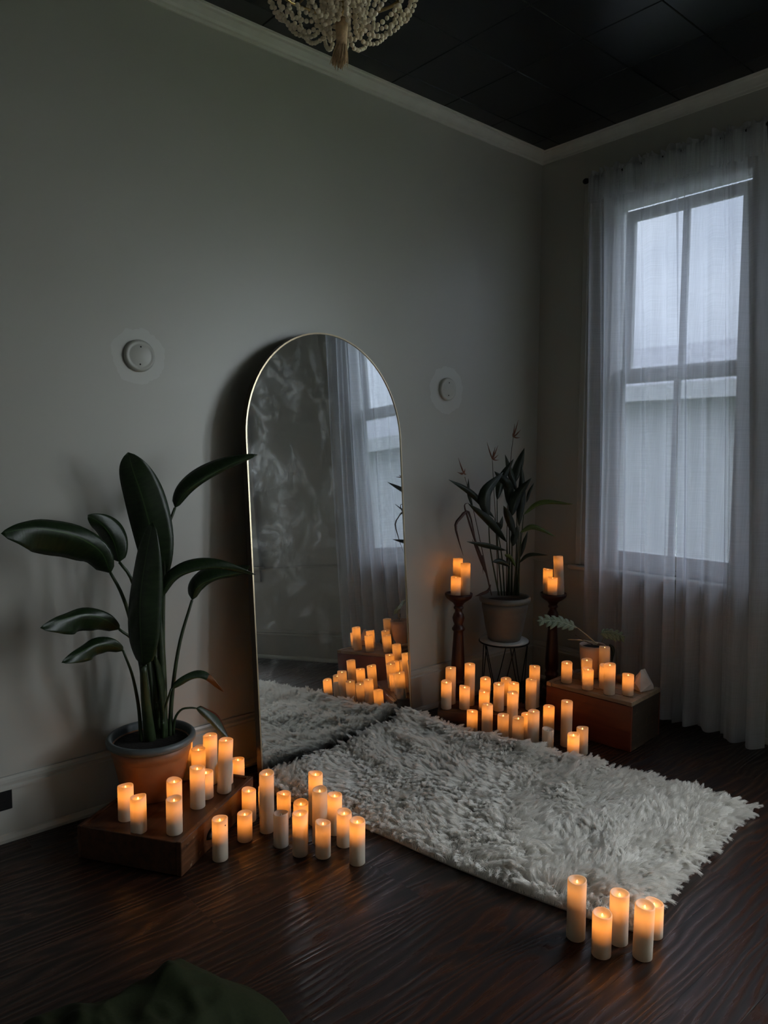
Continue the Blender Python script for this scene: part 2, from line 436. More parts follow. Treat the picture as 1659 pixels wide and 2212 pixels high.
wl = struct(box('wall_left', RX-TH, TH, 0, TH, -0.1, RZ+0.1, M['wall']))
struct(box('wall_rear', RX-TH, RX, RY, 0, -0.1, RZ+0.1, M['wall']))
struct(box('wall_near', RX-TH, TH, RY-TH, RY, -0.1, RZ+0.1, M['wall']))
bm = bmesh.new()
_ys = [0, WIN1_Y+WIN_HALF, WIN1_Y-WIN_HALF, WIN2_Y+WIN_HALF, WIN2_Y-WIN_HALF, FILL_WIN_Y+WIN_HALF, FILL_WIN_Y-WIN_HALF, RY]
for i in range(7):
    if i % 2 == 0:
        add_box(bm, 0, TH, _ys[i+1], _ys[i], -0.1, RZ+0.1)
    else:
        add_box(bm, 0, TH, _ys[i+1], _ys[i], -0.1, WIN_Z0)
        add_box(bm, 0, TH, _ys[i+1], _ys[i], WIN_Z1, RZ+0.1)
struct(bm_obj('wall_right', bm, M['wall']))

# floor: subfloor slab with every board a part of its own
fl = struct(box('floor', RX, 0, RY, 0, -0.1, -0.014, M['subfloor']))
PW = 0.152
me_cache = {}
def plank_mesh(L, w):
    key = (round(L, 2), round(w, 3))
    if key not in me_cache:
        b = bmesh.new(); add_box(b, 0, L-0.0008, 0, w-0.0008, -0.0135, 0, 0.0)
        bmesh.ops.recalc_face_normals(b, faces=b.faces)
        me = bpy.data.meshes.new('floor_board'); b.to_mesh(me); b.free(); me.materials.append(M['floor']); me_cache[key] = me
    return me_cache[key]
y = RY; row = 0
while y < -0.001:
    w = min(PW, -y)
    x = RX; first = True
    while x < -0.01:
        L = random.choice([0.9, 1.2, 1.5, 1.8, 2.1])
        if first: L = random.choice([0.5, 0.8, 1.1, 1.4, 1.7]); first = False
        if x+L > -0.35: L = -x
        L = min(L, -x)
        o = bpy.data.objects.new('floor_board', plank_mesh(L, w)); link(o, fl); o.location = (x, y, 0)
        x += L
    y += w; row += 1

# ceiling: slab with square panels
ce = struct(box('ceiling', RX, 0, RY, 0, RZ+0.010, RZ+0.1, M['subfloor']))
CT = 0.385
b = bmesh.new(); add_box(b, 0.0015, CT-0.0015, 0.0015, CT-0.0015, 0, 0.0098, 0.003)
bmesh.ops.recalc_face_normals(b, faces=b.faces)
tile_me = bpy.data.meshes.new('ceiling_panel'); b.to_mesh(tile_me); b.free(); tile_me.materials.append(M['ceil'])
x0 = -0.575; y0 = -0.948
for i in range(-14, 3):
    for j in range(-12, 4):
        xa, ya = x0+i*CT, y0+j*CT
        xb, yb = xa+CT, ya+CT
        if xb <= RX+0.01 or xa >= -0.01 or yb <= RY+0.01 or ya >= -0.01: continue
        if xa >= RX and xb <= 0 and ya >= RY and yb <= 0:
            me = tile_me; loc = (xa, ya, RZ)
            o = link(bpy.data.objects.new('ceiling_panel', me), ce); o.location = loc
        else:
            xa, xb, ya, yb = max(xa, RX), min(xb, 0), max(ya, RY), min(yb, 0)
            box('ceiling_panel', xa+0.0015, xb-0.0015, ya+0.0015, yb-0.0015, RZ, RZ+0.0098, M['ceil'], ce, 0.003)

# baseboards with cap and shoe, crown mouldings
BASE = [(0, 0), (0.034, 0), (0.034, 0.012), (0.026, 0.026), (0.020, 0.030), (0.020, 0.200), (0.030, 0.204), (0.030, 0.214), (0.024, 0.220), (0.026, 0.232), (0.016, 0.240), (0.012, 0.250), (0, 0.250)]
CROWN = [(0, -0.062), (0.008, -0.062), (0.010, -0.050), (0.018, -0.046), (0.022, -0.034), (0.038, -0.016), (0.050, -0.012), (0.052, -0.004), (0.062, -0.003), (0.062, 0), (0, 0)]
def run(name, prof, axis, a, b_, off, zoff, mat, sign=-1):
    bm = bmesh.new()
    if axis == 'x':   # along x on plane y=off, projecting to sign*y
        P = [(0, off+sign*d, z+zoff) for d, z in prof]; add_prism(bm, P, (a, 0, 0), (b_, 0, 0))
    else:
        P = [(off+sign*d, 0, z+zoff) for d, z in prof]; add_prism(bm, P, (0, a, 0), (0, b_, 0))
    return struct(bm_obj(name, bm, mat))
run('baseboard_left', BASE, 'x', RX, 0, 0, 0, M['trim'])
run('baseboard_right', BASE, 'y', RY, 0, 0, 0, M['trim'])
run('baseboard_rear', BASE, 'y', RY, 0, RX, 0, M['trim'], 1)
run('baseboard_near', BASE, 'x', RX, 0, RY, 0, M['trim'], 1)
run('trim_1', CROWN, 'x', RX, 0, 0, RZ, M['crown'])
run('trim_2', CROWN, 'y', RY, 0, 0, RZ, M['crown'])
run('trim_3', CROWN, 'y', RY, 0, RX, RZ, M['crown'], 1)
run('trim_4', CROWN, 'x', RX, 0, RY, RZ, M['crown'], 1)
# thin ledge along the window wall at sill height
LEDGE = [(0, -0.014), (0.007, -0.014), (0.010, -0.006), (0.010, 0), (0, 0)]
run('trim_5', LEDGE, 'y', WIN1_Y+0.60, 0, 0, 0.795, M['trim'])
run('trim_6', LEDGE, 'y', WIN2_Y+0.60, WIN1_Y-0.60, 0, 0.795, M['trim'])

# ------------------------------------------------------------------ windows
def make_window(name, loc, rz=0.0, screened=False):
    w = bpy.data.objects.new(name, None); COL.objects.link(w); w.location = loc; w.rotation_euler = (0, 0, rz); struct(w)
    H = WIN_HALF; W_ = M['winwhite']; T = M['trim']
    for s in (-1, 1):
        a, b_ = sorted((s*H, s*(H+0.165)))
        bm = bmesh.new()
        add_box(bm, -0.022, 0, a, b_, 0.80, WIN_Z1+0.0, 0.002)
        e0, e1 = sorted((s*(H+0.135), s*(H+0.172)))
        add_box(bm, -0.036, -0.0221, e0, e1, 0.80, WIN_Z1+0.16, 0.004)
        e0, e1 = sorted((s*(H+0.012), s*(H+0.03)))
        add_box(bm, -0.029, -0.0221, e0, e1, 0.80, WIN_Z1, 0.003)
        bm_obj('casing', bm, T, w)
    box('head_casing', -0.022, 0, -H-0.165, H+0.165, WIN_Z1, WIN_Z1+0.16, T, w, 0.002)
    box('stool', -0.075, 0.03, -H-0.205, H+0.205, 0.772, 0.80, T, w, 0.006)
    box('apron', -0.02, 0, -H-0.15, H+0.15, 0.665, 0.772, T, w, 0.003)
    # reveal
    box('jamb', 0.0, TH, -H, -H+0.014, 0.80, WIN_Z1, W_, w); box('jamb', 0.0, TH, H-0.014, H, 0.80, WIN_Z1, W_, w)
    box('head_jamb', 0.0, TH, -H+0.014, H-0.014, WIN_Z1-0.014, WIN_Z1, W_, w)
    box('sill', 0.03, TH, -H+0.014, H-0.014, 0.80, 0.825, W_, w)
    g = H-0.014
    def sash(nm, x, z0, z1, inset, rail_b, rail_t, stile):
        s_ = bpy.data.objects.new(nm, None); link(s_, w)
        a = g-inset
        for s in (-1, 1):
            p, q = sorted((s*a, s*(a-stile))); box('stile', x, x+0.034, p, q, z0, z1-inset, W_, s_, 0.003)
        box('rail', x, x+0.034, -a+stile, a-stile, z1-inset-rail_t, z1-inset, W_, s_, 0.003)
        box('rail', x-0.004, x+0.038, -g, g, z0, z0+rail_b, W_, s_, 0.003)
        box('mullion', x+0.004, x+0.030, -0.018, 0.018, z0+rail_b, z1-inset-rail_t, W_, s_, 0.003)
        for s in (-1, 1):
            p, q = sorted((s*0.018, s*(a-stile)))
            box('pane', x+0.015, x+0.018, p, q, z0+rail_b, z1-inset-rail_t, M['glass'], s_)
        if inset > 0:
            for s in (-1, 1):
                p, q = sorted((s*a, s*g)); box('pane', x+0.015, x+0.018, p, q, z0+rail_b, z1, M['glass'], s_)
            box('pane', x+0.015, x+0.018, -a, a, z1-inset, z1, M['glass'], s_)
        return s_
    sash('upper_sash', 0.088, 1.915, WIN_Z1-0.014, 0.028, 0.085, 0.062, 0.055)
    sash('lower_sash', 0.046, 0.825, 1.985, 0.0, 0.085, 0.060, 0.060)
    if not screened: return w
    sc = bpy.data.objects.new('insect_screen', None); link(sc, w)
    box('screen_mesh', 0.130, 0.1305, -g, g, 0.83, WIN_Z1-0.014, M['screen'], sc)
    return w
make_window('window_1', (0, WIN1_Y, 0), 0.0, True)
make_window('window_2', (0, WIN2_Y, 0))
make_window('added_fill_window', (0, FILL_WIN_Y, 0))  # unseen window, added to bring in more daylight from the right

# ------------------------------------------------------------------ outside: neighbouring house, lawn
struct(box('ground_outside', -30, 40, -40, 30, -0.9, -0.8, M['lawn']))
nh = thing('neighbour_house', 'pale sided house next door seen through the sheer curtain', 'house', (5.2, -2.0, -0.58))
for k in range(16):
    o = box('siding_board', 0.0, 0.02, -7, 9, 0.18*k, 0.18*k+0.178, M['siding'], nh)
    o.rotation_euler = (0, math.radians(-1.5), 0)
box('wall_core', 0.03, 4.0, -7, 9, 0, 2.85, M['siding'], nh)
box('fascia', -0.42, -0.38, -7.4, 9.4, 2.74, 2.94, M['siding'], nh)
mesh_obj('roof', [(-0.42, -7.4, 2.94), (-0.42, 9.4, 2.94), (3.2, 9.4, 3.95), (3.2, -7.4, 3.95), (-0.38, -7.4, 2.86), (-0.38, 9.4, 2.86), (3.2, 9.4, 3.87), (3.2, -7.4, 3.87)],
         [(0, 1, 2, 3), (7, 6, 5, 4), (0, 4, 5, 1), (1, 5, 6, 2), (2, 6, 7, 3), (3, 7, 4, 0)], M['shingle'], nh)

# ------------------------------------------------------------------ curtains
def curtain_panel(name, label, ytop, ybot, seed, ztop=3.105, zbot=0.012, group=None, gap=None):
    """one sheer panel; ytop/ybot = (left edge, right edge) at rod and at hem"""
    r = random.Random(seed)
    t = thing(name, label, 'curtain', (-0.115, ytop[0], 0), 0, group)
    nu, nz = 150, 46
    ph = [r.uniform(0, 6.28) for _ in range(6)]
    def pt(u, v):       # u across 0..1, v 0 bottom .. 1 top
        # cloth gathers unevenly: warp u
        uw = u + 0.035*math.sin(2*PI*(2*u)+ph[0]) + 0.012*math.sin(2*PI*5*u+ph[1])
        yt = ytop[0]+(ytop[1]-ytop[0])*uw; yb = ybot[0]+(ybot[1]-ybot[0])*(uw+0.02*math.sin(9*u+ph[2]))
        e = v**1.6
        yy = yb+(yt-yb)*e
        amp = 0.010+0.030*(1-v)**0.7
        q = 2*PI*4.2*uw+ph[3]+0.5*math.sin(2.2*v+ph[4])
        fold = amp*(math.sin(q)+0.35*math.sin(2*q+ph[2])) + 0.30*amp*math.sin(2*PI*9.3*u+ph[5]+1.2*v)
        yy -= 0.016*(1.0-0.5*v)*math.cos(q)
        gather = 0.006*math.sin(2*PI*24*u)*max(0, (v-0.9)/0.1)
        return (fold+gather, yy-ytop[0], zbot+(ztop-zbot)*v + (0.012*math.sin(5*u+ph[1]) if v == 0 else 0))
    V = [pt(i/nu, j/nz) for j in range(nz+1) for i in range(nu+1)]
    Fc = [(j*(nu+1)+i, j*(nu+1)+i+1, (j+1)*(nu+1)+i+1, (j+1)*(nu+1)+i) for j in range(nz) for i in range(nu)]
    mesh_obj('cloth', V, Fc, M['sheer'], t, True)
    # hem: second layer of cloth at the bottom, heading ruffle above the rod, rod pocket in front of the rod
    V = []; nh_ = 3
    for j in range(nh_+1):
        for i in range(nu+1):
            p = pt(i/nu, 0.026*j/nh_); V.append((p[0]-0.003, p[1], p[2]))
    Fc = [(j*(nu+1)+i, j*(nu+1)+i+1, (j+1)*(nu+1)+i+1, (j+1)*(nu+1)+i) for j in range(nh_) for i in range(nu)]
    mesh_obj('hem', V, Fc, M['sheer'], t, True)
    V = []
    for j in range(4):
        for i in range(nu+1):
            p = pt(i/nu, 1.0); s_ = j/3
            lump = 0.5+0.5*math.sin(2*PI*4.3*i/nu+ph[0])*math.sin(2*PI*9.1*i/nu+ph[4])
            V.append((p[0]-0.002+0.014*s_*math.sin(2*PI*17*i/nu), p[1], p[2]+s_*(0.010+0.035*lump)))
    Fc = [(j*(nu+1)+i, j*(nu+1)+i+1, (j+1)*(nu+1)+i+1, (j+1)*(nu+1)+i) for j in range(3) for i in range(nu)]
    mesh_obj('heading_ruffle', V, Fc, M['sheer'], t, True)
    V = []
    for j in range(6):
        for i in range(nu+1):
            p = pt(i/nu, 1.0)
            V.append((p[0]-0.016+0.003*math.sin(2*PI*20*i/nu), p[1], ztop-0.15*j/5+(0.008*math.sin(2*PI*7*i/nu+ph[2]) if j == 5 else 0)))
    Fc = [(j*(nu+1)+i, j*(nu+1)+i+1, (j+1)*(nu+1)+i+1, (j+1)*(nu+1)+i) for j in range(5) for i in range(nu)]
    mesh_obj('rod_pocket', V, Fc, M['sheer'], t, True)
    return t
def curtain_set(dy, g):
    curtain_panel('sheer_curtain', 'white sheer curtain panel on the side nearer the room corner', (-0.425+dy, -0.955+dy), (-0.475+dy, -1.045+dy), 3, group=g)
    curtain_panel('sheer_curtain', 'white sheer curtain panel on the side farther from the room corner', (-0.945+dy, -1.405+dy), (-1.035+dy, -1.515+dy), 8, group=g)
    rt = thing('curtain_rod', 'thin black iron curtain rod with knob ends above the window', 'curtain rod', (-0.113, WIN1_Y+dy, 3.095))
    tube('rod', [(0, 0.50, 0), (0, -0.50, 0)], 0.008, M['rod'], rt, 10)
    for s in (-1, 1):
        lathe('finial', [(0, 0), (0.012, 0.004), (0.017, 0.016), (0.017, 0.026), (0.011, 0.036), (0, 0.040)], M['rod'], rt, 14).matrix_local = Matrix.Translation((0, s*0.50, 0)) @ Matrix.Rotation(-s*PI/2, 4, 'X')
        bm = bmesh.new(); add_box(bm, 0.0, 0.091, s*0.46-0.006, s*0.46+0.006, -0.014, -0.006); add_box(bm, 0.085, 0.091, s*0.46-0.012, s*0.46+0.012, -0.04, 0.03)
        bm_obj('bracket', bm, M['rod'], rt)
curtain_set(0.0, 'sheer curtain panels')

# ------------------------------------------------------------------ wall cover plates, outlet
def cover_plate(x, z, label):
    t = thing('cover_plate', label, 'cover plate', (x, 0, z), 0, 'round blank cover plates')
    o = lathe('plate', [(0, 0.020), (0.044, 0.018), (0.050, 0.0165), (0.055, 0.019), (0.062, 0.017), (0.066, 0.010), (0.066, 0)], M['plate'], t, 48)
    o.rotation_euler = (PI/2, 0, 0)
    for s in (-1, 1):
        q = lathe('screw', [(0, 0.0205), (0.0032, 0.020), (0.0036, 0.0180)], M['screw'], t, 10); q.rotation_euler = (PI/2, 0, 0); q.location = (0.002*s, 0, 0.036*s)
cover_plate(-2.688, 1.893, 'round white painted cover plate on the wall above the tall paddle-leaved plant')
cover_plate(-0.852, 1.861, 'round white painted cover plate on the wall between mirror and room corner')
t = thing('outlet_plate', 'small black outlet plate on the baseboard at the left picture edge', 'outlet', (-3.275, -0.0205, 0.168))
box('cover', -0.035, 0.035, -0.007, 0, -0.041, 0.041, M['black'], t, 0.002)
for s in (-1, 1):
    box('socket', -0.014, 0.014, -0.010, -0.0071, s*0.019-0.012, s*0.019+0.012, M['black'], t, 0.002)

# ------------------------------------------------------------------ arched mirror
MA, MB = math.radians(6.3), math.radians(3.5)
mt = thing('arched_mirror', 'tall arched floor mirror with thin gold frame leaning on the wall', 'mirror', (-1.65-0.097*math.cos(MA), -0.17-0.097*math.sin(MA), 0.0), 0)
mt.rotation_euler = (0, 0, MA)
HW_, HT = 0.520, 2.080
def arch(r_off, n=40):
    hw = HW_-r_off; zc = HT-HW_
    P = [(-hw, r_off), (hw, r_off)] + [(hw*math.cos(a), zc+hw*math.sin(a)) for a in [PI*k/n for k in range(n+1)]]
    return P
def tiltm(p):   # lean back about the base
    return Matrix.Rotation(-MB, 3, 'X') @ Vector(p)
out_, inn = arch(0.0), arch(0.007)
n = len(out_)
# glass
V = [tiltm((x, -0.006, z)) for x, z in inn]; Fc = [tuple(range(n))]
mesh_obj('mirror_glass', V, Fc, M['mirror'], mt)
# frame front lip
V = [tiltm((x, -0.010, z)) for x, z in out_]+[tiltm((x, -0.010, z)) for x, z in inn]+[tiltm((x, -0.0058, z)) for x, z in inn]
Fc = [(k, (k+1) % n, n+(k+1) % n, n+k) for k in range(n)]+[(n+k, n+(k+1) % n, 2*n+(k+1) % n, 2*n+k) for k in range(n)]
mesh_obj('frame_lip', V, Fc, M['gold'], mt)
V = [tiltm((x, -0.010, z)) for x, z in out_]+[tiltm((x, 0.022, z)) for x, z in out_]
Fc = [(k, n+k, n+(k+1) % n, (k+1) % n) for k in range(n)]
mesh_obj('frame_side', V, Fc, M['goldside'], mt)
V = [tiltm((x, 0.020, z)) for x, z in out_]
mesh_obj('backing', V, [tuple(range(n))[::-1]], M['backing'], mt)

# ------------------------------------------------------------------ measured plant outlines (world metres)
PARADISE_LEAVES = [
  ([(-2.716,-0.200,0.962),(-2.730,-0.200,1.136),(-2.769,-0.200,1.305),(-2.807,-0.200,1.425),(-2.824,-0.200,1.493)], 0.088,0.078,8,14,0, 'leaf', [(-2.713,-0.215,0.315),(-2.709,-0.210,0.604),(-2.714,-0.205,0.833),(-2.716,-0.200,0.962)], 0.021),
  ([(-2.838,-0.330,0.675),(-2.848,-0.337,0.804),(-2.849,-0.345,0.948),(-2.826,-0.353,1.105),(-2.801,-0.360,1.231)], 0.080,0.074,-12,24,0, 'leaf', [(-2.766,-0.215,0.329),(-2.805,-0.272,0.506),(-2.838,-0.330,0.675)], 0.024),
  ([(-2.639,-0.210,1.269),(-2.608,-0.248,1.335),(-2.538,-0.285,1.391),(-2.442,-0.322,1.445),(-2.342,-0.360,1.486)], 0.042,0.062,25,52,0, 'leaf', [(-2.701,-0.215,0.312),(-2.705,-0.214,0.662),(-2.694,-0.212,0.984),(-2.676,-0.211,1.171),(-2.639,-0.210,1.269)], 0.010),
  ([(-2.749,-0.300,0.925),(-2.711,-0.325,0.997),(-2.629,-0.350,1.028),(-2.520,-0.375,1.032),(-2.380,-0.400,0.992)], 0.030,0.045,25,48,0, 'leaf', [(-2.737,-0.215,0.321),(-2.757,-0.243,0.526),(-2.761,-0.272,0.740),(-2.749,-0.300,0.925)], 0.009),
  ([(-2.566,-0.200,0.878),(-2.553,-0.230,0.936),(-2.496,-0.260,0.969),(-2.404,-0.290,0.986),(-2.359,-0.320,1.017)], 0.048,0.060,20,50,0, 'leaf', [(-2.685,-0.215,0.308),(-2.667,-0.210,0.498),(-2.628,-0.205,0.704),(-2.566,-0.200,0.878)], 0.010),
  ([(-2.931,-0.270,1.039),(-2.967,-0.276,1.124),(-3.057,-0.282,1.189),(-3.169,-0.288,1.224),(-3.242,-0.294,1.228),(-3.311,-0.300,1.217)], 0.045,0.105,15,30,0, 'leaf', [(-2.756,-0.215,0.326),(-2.792,-0.229,0.587),(-2.848,-0.243,0.841),(-2.887,-0.256,0.957),(-2.931,-0.270,1.039)], 0.010),
  ([(-2.854,-0.160,1.061),(-2.874,-0.160,1.144),(-2.915,-0.160,1.210),(-2.971,-0.160,1.254)], 0.058,0.062,5,35,0, 'leaf', [(-2.741,-0.215,0.322),(-2.753,-0.201,0.572),(-2.782,-0.188,0.840),(-2.812,-0.174,0.988),(-2.854,-0.160,1.061)], 0.010),
  ([(-2.891,-0.240,0.811),(-2.949,-0.255,0.862),(-3.036,-0.270,0.894),(-3.120,-0.285,0.889),(-3.196,-0.300,0.874)], 0.030,0.075,15,30,0, 'leaf', [(-2.772,-0.215,0.330),(-2.793,-0.223,0.567),(-2.827,-0.232,0.740),(-2.891,-0.240,0.811)], 0.009),
  ([(-2.902,-0.300,0.741),(-2.951,-0.310,0.775),(-3.015,-0.320,0.786),(-3.080,-0.330,0.768),(-3.140,-0.340,0.748)], 0.030,0.052,10,35,0, 'leaf', [(-2.805,-0.215,0.339),(-2.823,-0.243,0.484),(-2.857,-0.272,0.629),(-2.902,-0.300,0.741)], 0.008),
  ([(-2.703,-0.280,0.547),(-2.654,-0.295,0.574),(-2.596,-0.310,0.578),(-2.546,-0.325,0.552),(-2.500,-0.340,0.507)], 0.022,0.026,15,45,0, 'leaf_brown_tip', [(-2.727,-0.215,0.319),(-2.725,-0.248,0.434),(-2.703,-0.280,0.547)], 0.007),
  ([(-2.590,-0.270,0.438),(-2.554,-0.287,0.389),(-2.508,-0.303,0.329),(-2.457,-0.320,0.269)], 0.050,0.050,10,72,0, 'leaf_red_edge', [(-2.669,-0.215,0.327),(-2.665,-0.229,0.401),(-2.643,-0.243,0.437),(-2.612,-0.256,0.441),(-2.590,-0.270,0.438)], 0.006),
  ([(-2.753,-0.260,0.492),(-2.767,-0.267,0.609),(-2.781,-0.273,0.725),(-2.790,-0.280,0.787)], 0.028,0.028,10,70,0, 'leaf', [(-2.729,-0.215,0.319),(-2.741,-0.237,0.406),(-2.753,-0.260,0.492)], 0.010),
  ([(-2.736,-0.270,0.414),(-2.750,-0.277,0.533),(-2.768,-0.283,0.651),(-2.779,-0.290,0.729)], 0.028,0.028,-10,72,0, 'leaf', [(-2.713,-0.215,0.315),(-2.725,-0.243,0.365),(-2.736,-0.270,0.414)], 0.010),
]
LANCE_LEAVES = [
  ([(-0.707,-0.255,1.120),(-0.895,-0.255,1.270),(-1.092,-0.255,1.352)], 0.0218,20,30,'lance',[(-0.585,-0.235,0.655),(-0.628,-0.245,0.898),(-0.707,-0.255,1.120)]),
  ([(-0.872,-0.235,1.186),(-0.908,-0.235,1.270),(-0.913,-0.235,1.355)], 0.0109,0,30,'lance',None),
  ([(-0.608,-0.265,0.975),(-0.810,-0.295,1.116),(-0.980,-0.295,1.222)], 0.0272,-15,30,'lance',[(-0.555,-0.232,0.651),(-0.577,-0.253,0.812),(-0.608,-0.265,0.975)]),
  ([(-0.798,-0.285,1.133),(-0.821,-0.285,1.264),(-0.677,-0.285,1.386)], 0.0408,15,20,'lance',[(-0.635,-0.235,0.662),(-0.745,-0.260,0.937),(-0.798,-0.285,1.133)]),
  ([(-0.572,-0.244,1.188),(-0.579,-0.237,1.302),(-0.718,-0.255,1.391)], 0.0354,-20,30,'lance',[(-0.547,-0.239,0.651),(-0.557,-0.244,0.947),(-0.572,-0.244,1.188)]),
  ([(-0.643,-0.215,1.222),(-0.596,-0.215,1.343),(-0.522,-0.234,1.462)], 0.0299,10,30,'lance',[(-0.610,-0.235,0.659),(-0.643,-0.225,0.952),(-0.643,-0.215,1.222)]),
  ([(-0.524,-0.206,1.278),(-0.489,-0.237,1.410),(-0.459,-0.262,1.524)], 0.0326,-15,30,'lance',[(-0.538,-0.246,0.651),(-0.523,-0.233,0.998),(-0.524,-0.206,1.278)]),
  ([(-0.504,-0.249,1.263),(-0.531,-0.226,1.377),(-0.579,-0.215,1.486)], 0.0245,20,30,'lance',[(-0.522,-0.261,0.651),(-0.510,-0.258,0.972),(-0.504,-0.249,1.263)]),
  ([(-0.509,-0.272,1.061),(-0.497,-0.282,1.247),(-0.502,-0.278,1.430)], 0.0272,0,30,'lance',[(-0.518,-0.264,0.651),(-0.512,-0.269,0.863),(-0.509,-0.272,1.061)]),
  ([(-0.582,-0.274,1.126),(-0.557,-0.296,1.237),(-0.498,-0.348,1.353)], 0.0381,10,30,'lance',[(-0.534,-0.250,0.651),(-0.557,-0.263,0.894),(-0.582,-0.274,1.126)]),
  ([(-0.478,-0.299,1.204),(-0.465,-0.310,1.264),(-0.445,-0.327,1.324)], 0.0109,0,30,'lance',None),
  ([(-0.537,-0.327,1.138),(-0.455,-0.398,1.203),(-0.317,-0.518,1.201)], 0.0218,25,40,'lance_bright',[(-0.505,-0.275,0.652),(-0.526,-0.297,0.895),(-0.537,-0.327,1.138)]),
  ([(-0.566,-0.328,1.037),(-0.506,-0.381,1.075),(-0.410,-0.464,1.011)], 0.0218,-25,40,'lance_bright',[(-0.514,-0.268,0.651),(-0.538,-0.300,0.841),(-0.566,-0.328,1.037)]),
  ([(-0.582,-0.301,1.019),(-0.608,-0.279,1.111),(-0.692,-0.305,1.197)], 0.0272,-10,30,'lance',None),
  ([(-0.625,-0.277,0.931),(-0.829,-0.315,0.986),(-1.008,-0.315,1.015)], 0.0245,30,50,'lance',[(-0.547,-0.239,0.651),(-0.580,-0.263,0.786),(-0.625,-0.277,0.931)]),
  ([(-0.552,-0.314,0.855),(-0.505,-0.355,0.896),(-0.424,-0.426,0.902)], 0.0190,20,50,'lance',[(-0.509,-0.272,0.651),(-0.531,-0.293,0.757),(-0.552,-0.314,0.855)]),
  ([(-0.614,-0.300,0.838),(-0.731,-0.325,0.884),(-0.811,-0.325,0.886)], 0.0190,20,30,'lance',None),
  ([(-0.599,-0.326,0.839),(-0.620,-0.308,0.888),(-0.712,-0.335,0.921)], 0.0245,0,60,'lance_bright',[(-0.526,-0.257,0.651),(-0.563,-0.291,0.746),(-0.599,-0.326,0.839)]),
  ([(-0.522,-0.287,0.871),(-0.503,-0.304,0.948),(-0.486,-0.319,1.039)], 0.0163,0,30,'lance',[(-0.514,-0.268,0.651),(-0.517,-0.278,0.753),(-0.522,-0.287,0.871)]),
  ([(-0.718,-0.275,1.101),(-0.677,-0.275,1.067),(-0.662,-0.275,1.133)], 0.0245,30,30,'lance',None),
  ([(-0.582,-0.288,0.953),(-0.574,-0.295,1.007),(-0.563,-0.304,1.075)], 0.0245,0,30,'lance',None),
]
FLOWER_STEMS = [
  [(-0.701,-0.235,0.670),(-0.797,-0.235,0.965),(-0.888,-0.235,1.233),(-0.943,-0.235,1.363)],
  [(-0.644,-0.235,0.663),(-0.670,-0.235,1.036),(-0.701,-0.235,1.332),(-0.713,-0.235,1.454)],
  [(-0.559,-0.228,0.651),(-0.561,-0.226,1.110),(-0.550,-0.236,1.464),(-0.541,-0.244,1.589)],
]
FLOWER_SPIKES = [
  ((-0.951,-0.235,1.384),[(-0.976,-0.215,1.468),(-1.003,-0.235,1.390),(-1.002,-0.255,1.380),(-0.907,-0.215,1.378),(-0.941,-0.235,1.409)]),
  ((-0.713,-0.235,1.460),[(-0.740,-0.215,1.557),(-0.706,-0.235,1.504),(-0.690,-0.255,1.539),(-0.632,-0.215,1.456),(-0.661,-0.235,1.486),(-0.714,-0.255,1.531)]),
  ((-0.541,-0.244,1.589),[(-0.504,-0.249,1.689),(-0.509,-0.272,1.632),(-0.526,-0.283,1.586),(-0.520,-0.235,1.667),(-0.521,-0.261,1.618),(-0.561,-0.253,1.612)]),
]
DRY_LEAVES = [
  ([(-0.745,-0.265,0.685),(-0.796,-0.265,0.849),(-0.870,-0.265,0.987),(-0.941,-0.265,1.134),(-0.973,-0.265,1.207),(-0.943,-0.265,1.221)],0.0080),
  ([(-0.870,-0.265,0.979),(-0.927,-0.265,1.154),(-0.965,-0.265,1.171),(-1.001,-0.265,1.148),(-1.045,-0.265,1.105),(-1.021,-0.265,1.024),(-0.979,-0.265,0.931)],0.0107),
  ([(-0.746,-0.265,0.745),(-0.769,-0.265,0.710),(-0.825,-0.265,0.698),(-0.879,-0.265,0.691)],0.0107),
  ([(-0.788,-0.265,0.808),(-0.821,-0.265,0.878),(-0.861,-0.265,0.947),(-0.909,-0.265,1.016)],0.0107),
  ([(-0.762,-0.265,0.746),(-0.796,-0.265,0.849),(-0.822,-0.265,0.917),(-0.811,-0.265,0.811)],0.0080),
]
PHILO_STEM1 = [(-0.409,-0.756,0.435),(-0.453,-0.718,0.487),(-0.495,-0.682,0.529)]
PHILO_BLADE1 = [(-0.495,-0.682,0.529),(-0.577,-0.611,0.565),(-0.670,-0.529,0.567)]
PHILO_STEM2 = [(-0.390,-0.773,0.446),(-0.379,-0.783,0.477),(-0.368,-0.793,0.498)]
PHILO_BLADE2 = [(-0.399,-0.766,0.493),(-0.352,-0.806,0.493),(-0.288,-0.862,0.475)]
PHILO_STICK = [(-0.534,-0.648,0.463),(-0.468,-0.705,0.458),(-0.406,-0.760,0.440)]
PHILO_STICK2 = [(-0.502,-0.676,0.487),(-0.464,-0.709,0.456),(-0.429,-0.740,0.435)]
PHILO_ROOT = [(-0.359,-0.801,0.435),(-0.341,-0.816,0.401),(-0.345,-0.813,0.330)]

